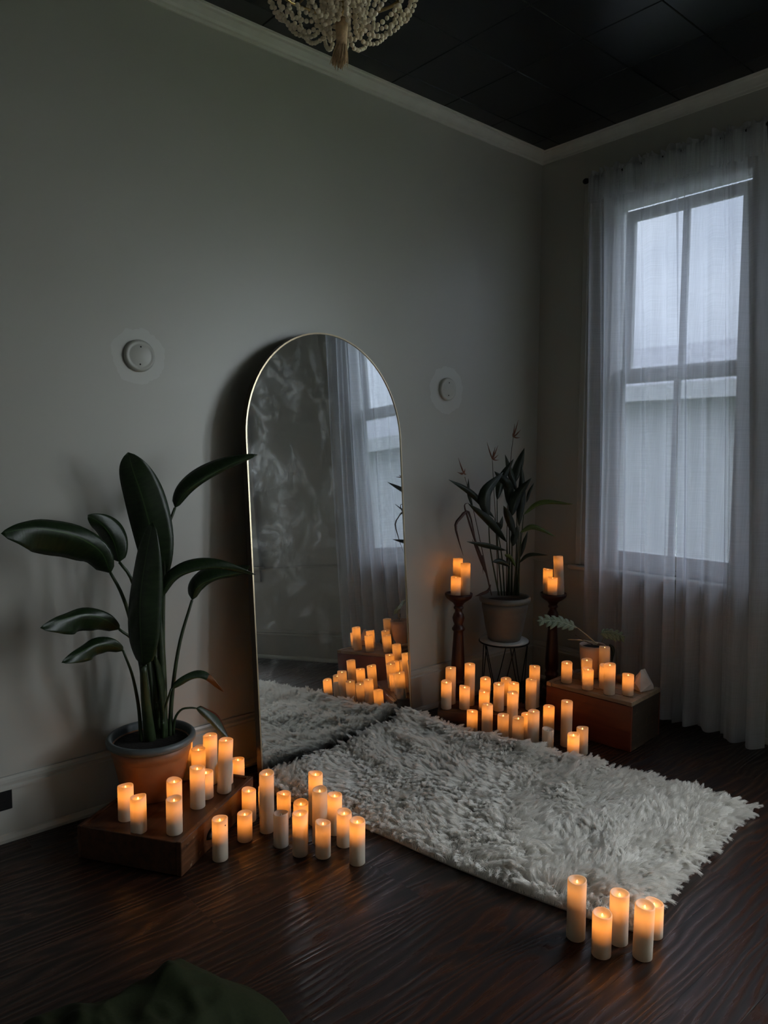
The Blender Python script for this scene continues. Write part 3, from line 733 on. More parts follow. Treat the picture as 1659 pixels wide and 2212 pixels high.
# ------------------------------------------------------------------ drawer on the left, low box behind the rug, crate
DZ = 0.126
ang = math.atan2(0.299, 0.470)
dr = thing('overturned_wooden_box', 'old wooden drawer turned over on the floor beneath the tall potted plant', 'drawer', (-2.862, -0.682, 0), ang)
DL, DD = 0.560, 0.435
box('front_board', 0, DL, 0, 0.022, 0.0, DZ, M['drawer_worn'], dr, 0.0025)
box('side_board', 0, 0.016, 0.0225, DD-0.016, 0.002, DZ-0.003, M['drawer'], dr, 0.002)
box('side_board', DL-0.016, DL, 0.0225, DD-0.016, 0.002, DZ-0.0005, M['drawer_worn'], dr, 0.002)
box('back_board', 0, DL, DD-0.0155, DD, 0.002, DZ-0.003, M['drawer'], dr, 0.002)
box('bottom_panel', 0.0165, DL-0.0165, 0.0225, DD-0.016, DZ-0.018, DZ-0.010, M['drawer'], dr)
# cup pull on the front
bm = bmesh.new()
cup = []
for i in range(13):
    a = PI*i/12
    for j in range(5):
        b_ = PI/2*j/4
        cup.append(bm.verts.new((0.205-0.036*math.cos(a), -0.022*math.sin(b_)*math.sin(a)-0.001, 0.048+0.030*math.sin(a)*math.cos(b_))))
for i in range(12):
    for j in range(4):
        bm.faces.new((cup[i*5+j], cup[(i+1)*5+j], cup[(i+1)*5+j+1], cup[i*5+j+1]))
hp = bm_obj('cup_pull', bm, M['rod'], dr, True)
sm = hp.modifiers.new('thick', 'SOLIDIFY'); sm.thickness = 0.002

pdir = Vector((0.663, -0.748, 0)); pa = math.atan2(-0.748, 0.663)
PZ = 0.10
pl = thing('wooden_tray', 'low dark wooden box behind the rug carrying a row of lit candles', 'box', (-1.184, -0.280, 0), pa)
PL, PD = 0.570, 0.205
box('front_board', 0, PL, 0, 0.018, 0, PZ-0.001, M['drawer'], pl, 0.002)
box('back_board', 0, PL, PD-0.014, PD, 0, PZ-0.002, M['drawer'], pl, 0.002)
box('side_board', 0, 0.014, 0.0185, PD-0.0145, 0, PZ-0.002, M['drawer_worn'], pl, 0.002)
box('side_board', PL-0.014, PL, 0.0185, PD-0.0145, 0, PZ-0.002, M['drawer'], pl, 0.002)
for k in range(3):
    a = 0.0005+k*(PD-0.001)/3
    box('lid_board', 0.015, PL-0.015, max(a, 0.019), min(a+(PD-0.001)/3-0.0025, PD-0.015), PZ-0.012, PZ-0.0002, M['drawer'], pl)

cdir = Vector((-0.663+0.704, -1.123+0.637, 0)); ca = math.atan2(cdir.y, cdir.x)
CH = 0.253
cr = thing('wooden_crate', 'red-brown wooden crate with plank lid in front of the curtain', 'crate', (-0.704, -0.637, 0), ca)
CL, CD = 0.490, 0.335
box('front_board', 0, CL, 0, 0.014, 0, CH-0.020, M['crate_front'], cr, 0.0015)
box('back_board', 0, CL, CD-0.014, CD, 0, CH-0.020, M['crate_front'], cr, 0.0015)
box('end_board', 0.0, 0.018, 0.0145, CD-0.0145, 0, CH-0.020, M['crate_end'], cr, 0.0015)
box('end_board', CL-0.018, CL, 0.0145, CD-0.0145, 0, CH-0.020, M['crate_end'], cr, 0.0015)
for k in range(4):
    a = 0.004+k*(CD-0.006)/4
    box('lid_plank', 0.030, CL-0.030, a, a+(CD-0.006)/4-0.0075, CH-0.0195, CH, M['crate_top'], cr, 0.0015)
for a in (0.0, CL-0.029):
    box('lid_cleat', a, a+0.029, 0.0, CD, CH-0.0195, CH+0.002, M['crate_top'], cr, 0.0015)

# ------------------------------------------------------------------ candles
R_W = 0.0288
def wax_mesh(h, seed):
    r = random.Random(seed); ph = r.uniform(0, 6.28); amp = r.uniform(0.0012, 0.0030); seg = 32
    bm = bmesh.new()
    def ring(rad, z, wave=0.0):
        return [bm.verts.new((rad*math.cos(2*PI*k/seg), rad*math.sin(2*PI*k/seg), z+wave*(amp*math.sin(2*PI*k/seg+ph)+0.6*amp*math.sin(4*PI*k/seg+1.7*ph)))) for k in range(seg)]
    rows = [ring(R_W-0.002, 0.0), ring(R_W, 0.002)]
    for q in (0.2, 0.4, 0.6, 0.8, 0.92): rows.append(ring(R_W, 0.002+(h-0.006)*q))
    rows += [ring(R_W, h-0.0035, 1), ring(R_W-0.0012, h-0.001, 1), ring(R_W-0.0035, h-0.0012, 1), ring(R_W-0.006, h-0.0045, 1), ring(R_W-0.011, h-0.0085, 0.4), ring(R_W*0.3, h-0.0110)]
    for a, b_ in zip(rows, rows[1:]):
        for k in range(seg): bm.faces.new((a[k], a[(k+1) % seg], b_[(k+1) % seg], b_[k]))
    bm.faces.new(rows[0][::-1]); bm.faces.new(rows[-1])
    return bm
b = bmesh.new(); add_lathe(b, [(0, -0.002), (0.0026, 0.0), (0.0034, 0.003), (0.0026, 0.007), (0, 0.011)], 10)
bmesh.ops.recalc_face_normals(b, faces=b.faces)
flame_me = bpy.data.meshes.new('led_flame'); b.to_mesh(flame_me); b.free(); flame_me.materials.append(M['led'])
flame_me.polygons.foreach_set('use_smooth', [True]*len(flame_me.polygons))
flame_off = flame_me.copy(); flame_off.materials.clear(); flame_off.materials.append(M['led_off'])
CANDLE_W = 0.057
NC = [0]
def candle(x, y, z, h, power, label, group, tilt=None, pale=False, hole=False):
    NC[0] += 1
    t = thing('pillar_candle', label, 'candle', (x, y, z), random.uniform(0, 6.28), group)
    if hole:
        t.rotation_euler = (0, 0, math.atan2(-3.036-y, -3.974-x)+0.75)
        lathe('pinhole', [(0, 0.0012), (0.0022, 0.001), (0.0028, 0)], M['screw'], t, 10).matrix_local = Matrix.Translation((R_W-0.0004, 0, h-0.020)) @ Matrix.Rotation(PI/2, 4, 'Y')
    if tilt: t.rotation_euler = (tilt[0], tilt[1], 0)
    bm_obj('wax_body', wax_mesh(h, NC[0]), M['wax_pale'] if pale else M['wax'], t, True)
    fo = link(bpy.data.objects.new('led_flame', flame_me if power > 0 else flame_off), t); fo.location = (0, 0, h-0.0125)
    lathe('battery_baffle', [(0.0, 0.004), (0.021, 0.004), (0.021, h-0.070), (0.016, h-0.066), (0.0, h-0.066)], M['baffle'], t, 16)  # hidden battery core, added and sized to block LED light lower down
    if power > 0:
        ld = bpy.data.lights.new('led_light', 'POINT'); ld.energy = CANDLE_W*power; ld.color = (1.0, 0.34, 0.048); ld.shadow_soft_size = 0.007
        lo = link(bpy.data.objects.new('led_light', ld), t); lo.location = (0, 0, h-0.030)
    return t
GD, GF, GR, GP, GB, GC, GS = ('candles on the overturned drawer', 'candles on the floor left of the rug', 'candles in front of the rug corner', 'candles on the low wooden box', 'candles on the floor behind the rug', 'candles on the wooden crate', 'candles on the turned candlesticks')
CANDLES = [
  (-2.934, -0.371, 0.1165, 0.132, 1.00, 'lit ivory candle at the far left end of the drawer beside the orange-brown pot', GD, {}),
  (-2.935, -0.490, 0.1165, 0.132, 1.05, 'lit ivory candle on the drawer front left edge, half overlapping the leftmost one', GD, {}),
  (-2.781, -0.460, 0.1165, 0.138, 0.95, 'glowing candle mostly hidden behind a paler one just in front of the orange-brown pot', GD, {}),
  (-2.840, -0.583, 0.1165, 0.129, 0.60, 'pale-based candle at the near front corner of the drawer before the pot', GD, {}),
  (-2.684, -0.457, 0.1165, 0.160, 0.80, 'medium amber-topped candle on the drawer immediately right of the orange-brown pot', GD, {}),
  (-2.621, -0.406, 0.1165, 0.109, 0.90, 'short candle on the drawer tucked right behind the medium amber-topped one', GD, {}),
  (-2.611, -0.324, 0.1165, 0.174, 0.95, 'lit candle on the drawer behind the medium one, close against the pot side', GD, {}),
  (-2.545, -0.300, 0.1165, 0.208, 1.00, 'tall lit candle at the back of the drawer under the drooping rolled leaf', GD, {}),
  (-2.553, -0.232, 0.1165, 0.135, 0.25, 'dim candle showing only a pale sliver between others at the drawer back', GD, {'pale': True}),
  (-2.602, -0.190, 0.1165, 0.165, 1.00, 'lit candle peeking out from directly behind the orange-brown pot', GD, {}),
  (-2.543, -0.409, 0.1180, 0.219, 0.90, 'tallest candle on the drawer, leaning slightly, near its right front edge', GD, {'tilt': (0.033, 0.038)}),
  (-2.497, -0.344, 0.1165, 0.086, 0.50, 'short candle hidden behind the tall leaning candle on the drawer', GD, {}),
  (-2.338, -0.164, 0.0005, 0.120, 1.10, 'short bright candle behind the drawer next to the mirror base', GF, {}),
  (-2.701, -0.664, 0.0005, 0.156, 0.85, 'floor candle standing alone just below the drawer pull, small hole in its wax', GF, {'hole': True}),
  (-2.562, -0.604, 0.0005, 0.108, 0.85, 'short floor candle second to the right of the drawer pull', GF, {}),
  (-2.471, -0.482, 0.0005, 0.130, 1.00, 'lit floor candle touching the drawer front, left of the tall thin-looking one', GF, {}),
  (-2.462, -0.603, 0.0005, 0.239, 0.55, 'tallest floor candle left of the rug, evenly peach coloured', GF, {}),
  (-2.401, -0.496, 0.0005, 0.127, 0.80, 'candle hidden behind the tallest peach floor candle beside the drawer', GF, {}),
  (-2.348, -0.551, 0.0005, 0.103, 0.90, 'short lit candle at the rug edge right of the tallest peach candle', GF, {}),
  (-2.478, -0.729, 0.0005, 0.129, 0.00, 'unlit white candle on the floor left of the rug', GF, {'pale': True}),
  (-2.409, -0.762, 0.0005, 0.160, 0.95, 'floor candle with bright bulb, behind the front candle in the middle of the left cluster', GF, {}),
  (-2.459, -0.829, 0.0005, 0.161, 1.05, 'front lit floor candle with amber top in the middle of the left cluster', GF, {}),
  (-2.280, -0.679, 0.0005, 0.211, 1.00, 'tall amber candle at the rug edge at the back of the left floor cluster', GF, {}),
  (-2.354, -0.809, 0.0005, 0.212, 0.35, 'tall dull peach candle in the left floor cluster, behind a short pale one', GF, {}),
  (-2.402, -0.895, 0.0005, 0.132, 0.50, 'short pale-topped candle at the front of the left floor cluster', GF, {}),
  (-2.267, -0.789, 0.0005, 0.158, 1.00, 'lit amber candle at the rug edge, right of the dull tall peach one', GF, {}),
  (-2.294, -0.884, 0.0005, 0.132, 0.80, 'peach-lit floor candle next to the rug, second from the right in the left cluster', GF, {}),
  (-2.334, -1.013, 0.0005, 0.162, 1.05, 'rightmost and nearest candle of the left floor cluster', GF, {}),
  (-2.083, -1.780, 0.0005, 0.188, 0.55, 'tallest candle of the five at the rug front corner', GR, {}),
  (-2.092, -1.876, 0.0005, 0.131, 1.00, 'shortest front candle of the five at the rug corner, glowing orange', GR, {}),
  (-2.002, -1.878, 0.0005, 0.159, 0.85, 'middle candle of the five at the rug front corner', GR, {}),
  (-2.008, -1.962, 0.0011, 0.163, 0.85, 'front right candle with bright bulb among the five at the rug corner', GR, {'tilt': (0.013, 0.015)}),
  (-1.891, -1.932, 0.0005, 0.108, 1.10, 'rearmost right candle with yellow bulb among the five at the rug corner', GR, {}),
  (-1.110, -0.274, 0.1005, 0.151, 0.85, 'front left end candle on the low box, pale base and amber top', GP, {}),
  (-1.033, -0.232, 0.1005, 0.205, 0.50, 'tall peach candle at the back left end of the low box', GP, {}),
  (-1.037, -0.342, 0.1005, 0.125, 0.85, 'short candle third from left along the front of the low box', GP, {}),
  (-0.969, -0.316, 0.1005, 0.232, 0.80, 'tallest candle on the left half of the low box', GP, {}),
  (-0.897, -0.368, 0.1005, 0.149, 0.85, 'candle half hidden at the back middle-left of the low box', GP, {}),
  (-0.968, -0.423, 0.1005, 0.104, 1.00, 'shortest candle at the front of the low box, left of its middle', GP, {}),
  (-0.914, -0.479, 0.1005, 0.150, 0.60, 'even amber candle at the front middle of the low box', GP, {}),
  (-0.816, -0.447, 0.1005, 0.151, 0.50, 'peach candle at the back middle of the low box behind two others', GP, {}),
  (-0.829, -0.513, 0.1005, 0.144, 1.00, 'bright candle on the low box directly behind the tall floor candle', GP, {}),
  (-0.774, -0.588, 0.1005, 0.172, 0.65, 'medium candle at the front right end of the low box', GP, {}),
  (-0.719, -0.568, 0.1005, 0.229, 0.70, 'tallest candle at the back right end of the low box', GP, {}),
  (-1.096, -0.453, 0.0005, 0.133, 0.95, 'leftmost floor candle behind the rug, short with pale base', GB, {}),
  (-1.074, -0.538, 0.0005, 0.186, 0.80, 'tall floor candle second from left behind the rug', GB, {}),
  (-1.049, -0.624, 0.0005, 0.148, 0.50, 'short peach floor candle third from left behind the rug', GB, {}),
  (-0.950, -0.604, 0.0005, 0.239, 0.85, 'tall floor candle rising in front of the middle of the low box', GB, {}),
  (-1.037, -0.713, 0.0005, 0.155, 0.40, 'peach floor candle with plain top behind the middle of the rug edge', GB, {}),
  (-0.906, -0.665, 0.0005, 0.131, 1.00, 'candle mostly hidden between two peach floor candles behind the rug', GB, {}),
  (-1.015, -0.792, 0.0005, 0.206, 0.55, 'tall peach floor candle right of the middle behind the rug', GB, {}),
  (-0.859, -0.770, 0.0005, 0.189, 1.00, 'amber floor candle standing behind the unlit white one near the crate', GB, {}),
  (-0.988, -0.861, 0.0005, 0.126, 0.00, 'unlit white candle behind the rug near the crate', GB, {'pale': True}),
  (-0.835, -0.863, 0.0005, 0.235, 0.60, 'tallest floor candle just in front of the crate front board', GB, {}),
  (-0.947, -0.983, 0.0005, 0.126, 1.25, 'brightest short candle at the rug edge before the crate', GB, {}),
  (-0.857, -0.973, 0.0005, 0.133, 0.35, 'dull peach candle right behind the brightest short one before the crate', GB, {}),
  (-0.625, -0.711, 0.2535, 0.111, 0.70, 'leftmost candle on the crate, short with amber top', GC, {}),
  (-0.542, -0.781, 0.2535, 0.127, 0.40, 'peach candle at the back of the crate in front of the blush pot', GC, {}),
  (-0.638, -0.853, 0.2535, 0.110, 1.00, 'short bright-topped candle at the front of the crate, second from left', GC, {}),
  (-0.448, -0.829, 0.2535, 0.191, 0.18, 'tall pinkish dim candle beside the blush pot on the crate', GC, {'pale': True}),
  (-0.556, -0.903, 0.2535, 0.125, 0.70, 'candle mostly hidden behind the tall front one on the crate', GC, {}),
  (-0.621, -0.971, 0.2535, 0.158, 0.85, 'tall amber-topped candle at the front middle of the crate', GC, {}),
  (-0.560, -1.041, 0.2535, 0.109, 0.85, 'short candle on the crate next to the quartz chunk', GC, {}),
  (-0.824, -0.080, 0.6735, 0.208, 1.00, 'tallest back candle of the three on the candlestick nearer the mirror', GS, {}),
  (-0.826, -0.142, 0.6735, 0.187, 0.80, 'right front candle of the three on the candlestick nearer the mirror', GS, {}),
  (-0.881, -0.119, 0.6735, 0.110, 0.95, 'short left front candle of the three on the candlestick nearer the mirror', GS, {}),
  (-0.282, -0.320, 0.6415, 0.152, 0.95, 'back left candle of the three on the candlestick near the curtain', GS, {}),
  (-0.250, -0.385, 0.6432, 0.234, 0.45, 'tall tilted candle on the candlestick near the curtain', GS, {'tilt': (-0.039, -0.045)}),
  (-0.308, -0.374, 0.6415, 0.110, 1.00, 'short front candle of the three on the candlestick near the curtain', GS, {}),
]
for c in CANDLES: candle(*c[:7], **c[7])

# ------------------------------------------------------------------ turned candlesticks
def candlestick(x, y, top, label):
    t = thing('candlestick', label, 'candlestick', (x, y, 0), 0, 'turned wooden candlesticks')
    k = top/0.68
    lathe('base', [(0, 0), (0.074, 0), (0.076, 0.012*k), (0.070, 0.026*k), (0.056, 0.034*k), (0.050, 0.050*k), (0.056, 0.060*k), (0.050, 0.072*k), (0, 0.072*k)], M['stick'], t, 36)
    lathe('shaft', [(0.036, 0.072*k), (0.042, 0.085*k), (0.046, 0.10*k), (0.038, 0.12*k), (0.034, 0.14*k), (0.042, 0.155*k), (0.042, 0.165*k), (0.033, 0.178*k), (0.041, 0.20*k), (0.040, 0.26*k), (0.034, 0.36*k), (0.029, 0.440*k), (0.028, 0.462*k), (0.037, 0.472*k), (0.038, 0.482*k), (0.030, 0.492*k), (0.024, 0.505*k), (0.032, 0.525*k), (0.036, 0.545*k), (0.030, 0.565*k), (0.022, 0.578*k), (0.021, 0.592*k), (0.029, 0.600*k), (0.029, 0.608*k), (0.022, 0.616*k)], M['stick'], t, 36)
    lathe('dish', [(0, 0.610*k), (0.024, 0.616*k), (0.034, 0.634*k), (0.058, 0.650*k), (0.074, 0.664*k), (0.080, 0.678*k), (0.080, 0.690*k), (0.074, 0.690*k), (0.070, 0.683*k), (0, 0.680*k)], M['stick'], t, 40)
    return t
candlestick(-0.845, -0.110, 0.672, 'tall turned mahogany candlestick left of the stool, nearer the mirror')
candlestick(-0.275, -0.358, 0.640, 'tall turned mahogany candlestick right of the stool, near the curtain')

# ------------------------------------------------------------------ stool and pots
SX, SY, SZ = -0.565, -0.222, 0.386
st = thing('plant_stand', 'round pale-topped plant stand with crossed black wire legs', 'plant stand', (SX, SY, 0))
lathe('top', [(0, SZ-0.016), (0.142, SZ-0.016), (0.145, SZ-0.013), (0.145, SZ-0.003), (0.142, SZ), (0, SZ)], M['stool_top'], st, 48)
bm = bmesh.new()
add_tube(bm, [(0.147*math.cos(2*PI*k/48), 0.147*math.sin(2*PI*k/48), SZ-0.012) for k in range(49)], 0.005, 6)
bm_obj('top_ring', bm, M['rod'], st, True)
for k in range(5):
    a = 2*PI*k/5+0.5
    for s in (-1, 1):
        tube('wire_leg', spline([(0.140*math.cos(a), 0.140*math.sin(a), SZ-0.018), (0.128*math.cos(a+s*0.32), 0.128*math.sin(a+s*0.32), SZ*0.45), (0.135*math.cos(a+s*0.63), 0.135*math.sin(a+s*0.63), 0.006)], 8), 0.0032, M['rod'], st, 6)
bm = bmesh.new()
add_tube(bm, [(0.135*math.cos(2*PI*k/48), 0.135*math.sin(2*PI*k/48), 0.005) for k in range(49)], 0.0045, 6)
bm_obj('floor_ring', bm, M['rod'], st, True)

def pot(parent, r, h, body, rim, soil_d=0.035):
    lathe('pot_body', [(0, 0), (r*0.60, 0), (r*0.63, 0.004), (r*0.74, h*0.30), (r*0.85, h*0.66), (r*0.860, h*0.70), (r*0.882, h*0.715), (r*0.90, h*0.87), (r*0.84, h*0.88), (r*0.80, h*0.6), (r*0.58, 0.02), (0, 0.02)], body, parent, 48)
    lathe('pot_rim', [(r*0.885, h*0.862), (r*0.95, h*0.872), (r*0.992, h*0.90), (r, h*0.94), (r*0.985, h*0.975), (r*0.95, h), (r*0.90, h*0.995), (r*0.87, h*0.96), (r*0.86, h*0.862)], rim, parent, 56)
    lathe('soil', [(0, h-soil_d+0.008), (r*0.5, h-soil_d+0.004), (r*0.865, h-soil_d)], M['soil'], parent, 32)

def add_leaf(bm, uvl, mid, wl, wr, roll, fold, n=18, curl=0.0, shape='paddle', wave=0.0):
    """blade built on a midrib: stations along it, V-folded halves, uv x along and y across"""
    P = spline(mid, n); vf = Vector((0.657, 0.754, -0.05)).normalized(); m = 4
    rows = []
    for i, p in enumerate(P):
        s = i/(n-1)
        t = (P[min(i+1, n-1)]-P[max(i-1, 0)]).normalized()
        lat = t.cross(vf).normalized(); nr = lat.cross(t).normalized()
        R_ = Matrix.Rotation(math.radians(roll), 3, t)
        lat = R_ @ lat; nr = R_ @ nr
        if shape == 'paddle': w = (math.sin(PI*min(1, s*0.98+0.02)**0.80))**0.62 if 0 < s < 1 else 0.0
        else: w = (math.sin(PI*s**0.85))**0.9 if 0 < s < 1 else 0.0
        w = max(w, 0.02)
        row = []
        for j in range(-m, m+1):
            q = j/m; side = 1 if q >= 0 else -1
            ww = (wr if side > 0 else wl)*w*abs(q)
            fa = math.radians(fold)*(0.55+0.45*abs(q))
            wv = wave*math.sin(9*s+3*side)*abs(q)
            v = bm.verts.new(p + lat*(side*ww*math.cos(fa)) + nr*(ww*math.sin(fa)+wv))
            row.append((v, (s, q)))
        rows.append(row)
    for a, b_ in zip(rows, rows[1:]):
        for j in range(2*m):
            quad = (a[j], a[j+1], b_[j+1], b_[j])
            f = bm.faces.new([v for v, _ in quad]); f.smooth = True
            for lp, (_, uv) in zip(f.loops, quad): lp[uvl].uv = uv

def leaf_obj(name, mid, wl, wr, roll, fold, mat, parent, n=18, shape='paddle', thick=0.0012, wave=0.0):
    bm = bmesh.new(); uvl = bm.loops.layers.uv.new('leaf')
    add_leaf(bm, uvl, mid, wl, wr, roll, fold, n, 0, shape, wave)
    me = bpy.data.meshes.new(name); bm.to_mesh(me); bm.free(); me.materials.append(mat)
    o = link(bpy.data.objects.new(name, me), parent)
    md = o.modifiers.new('thick', 'SOLIDIFY'); md.thickness = thick; md.offset = 0
    return o

# ------------------------------------------------------------------ tall paddle-leaved plant on the drawer
pp = thing('potted_paradise_plant', 'tall plant with big dark paddle leaves in an orange-brown pot on the drawer', 'plant', (-2.765, -0.222, DZ-0.010))
pot(pp, 0.175, 0.245, M['pot_orange_brown'], M['pot_rim'])
for mid, wl_, wr_, roll, fold, curl, mt_, stem, sr in PARADISE_LEAVES:
    lf = leaf_obj('leaf', local(pp, mid), wl_, wr_, roll, fold, M[mt_], pp, 24, 'paddle', 0.0014, 0.010)
    if stem:
        s_ = spline(local(pp, stem), 14); nn = len(s_)
        tube('stalk', s_, [sr*(1.0-0.45*i/(nn-1)) for i in range(nn)], M['stemg'], lf, 10)

# ------------------------------------------------------------------ lance-leaved plant on the stand
lp_ = thing('potted_ginger_plant', 'dark lance-leaved plant with dried flower stalks in a grey pot on the stand', 'plant', (SX, SY, SZ+0.0005))
pot(lp_, 0.153, 0.262, M['pot_grey'], M['pot_grey'])
for mid, hw, roll, fold, mt_, stem in LANCE_LEAVES:
    lf = leaf_obj('leaf', local(lp_, mid), hw, hw, roll, fold, M[mt_], lp_, 14, 'lance', 0.001, 0.002)
    if stem:
        tube('stem', spline(local(lp_, stem), 9), [0.0052-0.0026*i/8 for i in range(9)], M['stemg'], lf, 7)
for pts, (bp, tips) in zip(FLOWER_STEMS, FLOWER_SPIKES):
    fs = tube('flower_stem', spline(local(lp_, pts), 12), [0.0030-0.0014*i/11 for i in range(12)], M['stemb'], lp_, 6)
    bm = bmesh.new(); b0 = local(lp_, [bp])[0]
    for q in local(lp_, tips):
        midp = b0.lerp(q, 0.5)+Vector((0, 0, -0.004)); add_tube(bm, spline([b0, midp, q], 5), [0.0030, 0.0045, 0.0036, 0.0020, 0.0006], 5)
    bm_obj('flower', bm, M['flower'], fs, True)
for pts, w in DRY_LEAVES:
    leaf_obj('dry_leaf', local(lp_, pts), w, w, 20, 35, M['dry'], lp_, 16, 'lance', 0.0008)

# ------------------------------------------------------------------ small lobed-leaf plant on the crate
ph_ = thing('potted_philodendron', 'small plant with two lobed leaves in a blush ceramic pot on the crate', 'plant', (-0.420, -0.735, CH+0.0005))
lathe('pot_body', [(0, 0), (0.046, 0), (0.048, 0.002), (0.048, 0.030), (0.050, 0.036), (0.060, 0.050), (0.064, 0.075), (0.070, 0.150), (0.072, 0.178), (0.067, 0.178), (0.064, 0.16), (0.055, 0.05), (0, 0.045)], M['pot_pink'], ph_, 44)
lathe('soil', [(0, 0.164), (0.0655, 0.160)], M['soil'], ph_, 24)
def lobed_leaf(mid, L_lobe, nlobe, nm):
    P = spline(local(ph_, mid), 24)
    bm = bmesh.new(); uvl = bm.loops.layers.uv.new('leaf')
    add_leaf(bm, uvl, local(ph_, mid), L_lobe*0.50, L_lobe*0.50, 30, 12, 16, 0, 'lance')
    up = Vector((0, 0, 1))
    for k in range(nlobe):
        s = (k+0.6)/(nlobe+0.4); i = int(s*22); p = P[i]; tg = (P[i+1]-P[i]).normalized()
        lat = tg.cross((up*0.65-Vector((0.657, 0.754, 0))*0.75).normalized()).normalized()
        for sd in (-1, 1):
            ln = L_lobe*(0.55+0.55*math.sin(PI*(0.15+0.75*s)))*random.uniform(0.85, 1.1)
            d = (lat*sd+tg*0.85+up*random.uniform(0.0, 0.22)).normalized()
            e = p+d*ln+Vector((0, 0, -0.18*ln))
            add_leaf(bm, uvl, [p, p.lerp(e, 0.5)+up*0.10*ln, e], 0.0150, 0.0150, 30, 18, 8, 0, 'lance')
    me = bpy.data.meshes.new(nm); bm.to_mesh(me); bm.free(); me.materials.append(M['philo'])
    o = link(bpy.data.objects.new(nm, me), ph_); md = o.modifiers.new('thick', 'SOLIDIFY'); md.thickness = 0.0008
    return o
l1 = lobed_leaf(PHILO_BLADE1, 0.052, 6, 'leaf'); tube('stalk', spline(local(ph_, PHILO_STEM1), 8), [0.0036]*4+[0.0028]*4, M['paledry'], l1, 7)
l2 = lobed_leaf(PHILO_BLADE2, 0.045, 5, 'leaf'); tube('stalk', spline(local(ph_, PHILO_STEM2), 8), 0.0030, M['paledry'], l2, 7)
tube('cut_stalk', spline(local(ph_, PHILO_STICK), 8), 0.0028, M['paledry'], ph_, 7)
tube('cut_stalk', spline(local(ph_, PHILO_STICK2), 8), 0.0022, M['stemb'], ph_, 7)
leaf_obj('withered_leaf', local(ph_, PHILO_ROOT), 0.022, 0.020, 10, 60, M['lance'], ph_, 12, 'lance')

# ------------------------------------------------------------------ small objects on the crate
def rock(name, label, cat, loc, pts, mat, seed):
    r = random.Random(seed)
    bm = bmesh.new()
    for p in pts: bm.verts.new(p)
    bmesh.ops.convex_hull(bm, input=bm.verts)
    bmesh.ops.triangulate(bm, faces=bm.faces)
    bmesh.ops.subdivide_edges(bm, edges=bm.edges, cuts=1, use_grid_fill=True)
    for v in bm.verts: v.co += Vector((r.uniform(-1, 1), r.uniform(-1, 1), r.uniform(-1, 1) if v.co.z > 0.004 else 0))*0.0022
    o = bm_obj(name, bm, mat); o.location = loc
    return tag(o, label, cat)
rock('quartz_chunk', 'chunk of milky pinkish quartz on the right end of the crate', 'stone', (-0.425, -1.045, CH+0.002),
     [(-0.045, -0.02, 0), (0.04, -0.035, 0), (0.05, 0.02, 0), (-0.02, 0.035, 0), (-0.048, 0.01, 0.035), (0.052, -0.015, 0.03), (0.0, -0.042, 0.035), (-0.018, 0.0, 0.088), (0.004, -0.006, 0.092), (0.02, 0.015, 0.06), (-0.035, -0.012, 0.05), (0.0, 0.03, 0.05)], M['stone'], 5).scale = (1.2, 1.2, 1.2)
bm = bmesh.new(); bmesh.ops.create_icosphere(bm, subdivisions=3, radius=0.024)
for v in bm.verts: v.co *= 1+0.03*math.sin(60*v.co.x)*math.sin(50*v.co.z+1)
o = bm_obj('wooden_ball', bm, M['ball'], None, True); o.location = (-0.415, -0.905, CH+0.0245)
tag(o, 'small brown wooden ball on the crate behind the candles', 'ball')
o = tube('driftwood_stick', [(-0.048+0.012*i, -0.02+0.0045*i+0.0006*i*i, 0.008+0.0011*i*(8-i)) for i in range(9)], [0.003, 0.005, 0.0065, 0.007, 0.007, 0.0065, 0.006, 0.005, 0.0025], plain('bleached_driftwood', (0.62, 0.55, 0.46), 0.7, vary=0.1), None, 8)
o.location = (-0.50, -0.667, CH+0.002); tag(o, 'pale curved piece of driftwood on the back left of the crate', 'driftwood')

# ------------------------------------------------------------------ shaggy rug
rg = thing('shag_rug', 'large rumpled off-white shaggy faux-fur rug in front of the mirror', 'rug', (-1.5, -1.0, 0))
LEFT = [(-2.290, -0.272), (-2.235, -0.55), (-2.160, -0.83), (-2.085, -1.30), (-1.985, -1.72), (-1.925, -1.885)]
RIGHT = [(-1.250, -0.150), (-1.175, -0.42), (-1.120, -0.68), (-1.045, -0.95), (-0.985, -1.12), (-0.915, -1.42), (-0.835, -1.795)]
LS = [v.to_2d() for v in spline([(x, y, 0) for x, y in LEFT], 201)]
RS = [v.to_2d() for v in spline([(x, y, 0) for x, y in RIGHT], 201)]
LA = np.array([tuple(v) for v in LS]); RA = np.array([tuple(v) for v in RS])
def vnoise(seed):
    g = np.random.default_rng(seed).uniform(-1, 1, (40, 40))
    def fn(x, y):
        x = np.mod(x, 38.0); y = np.mod(y, 38.0)
        i = x.astype(int); j = y.astype(int); fx = x-i; fy = y-j
        fx = fx*fx*(3-2*fx); fy = fy*fy*(3-2*fy)
        return (g[i, j]*(1-fx)+g[i+1, j]*fx)*(1-fy)+(g[i, j+1]*(1-fx)+g[i+1, j+1]*fx)*fy
    return fn
N1, N2, N3, N4 = vnoise(1), vnoise(2), vnoise(3), vnoise(4)
def rug_xy(s, t):
    k = np.clip(t, 0, 1)*200; i = np.minimum(k.astype(int), 199); f = (k-i)[:, None]
    a = LA[i]*(1-f)+LA[i+1]*f; b = RA[i]*(1-f)+RA[i+1]*f
    return a*(1-s[:, None])+b*s[:, None]
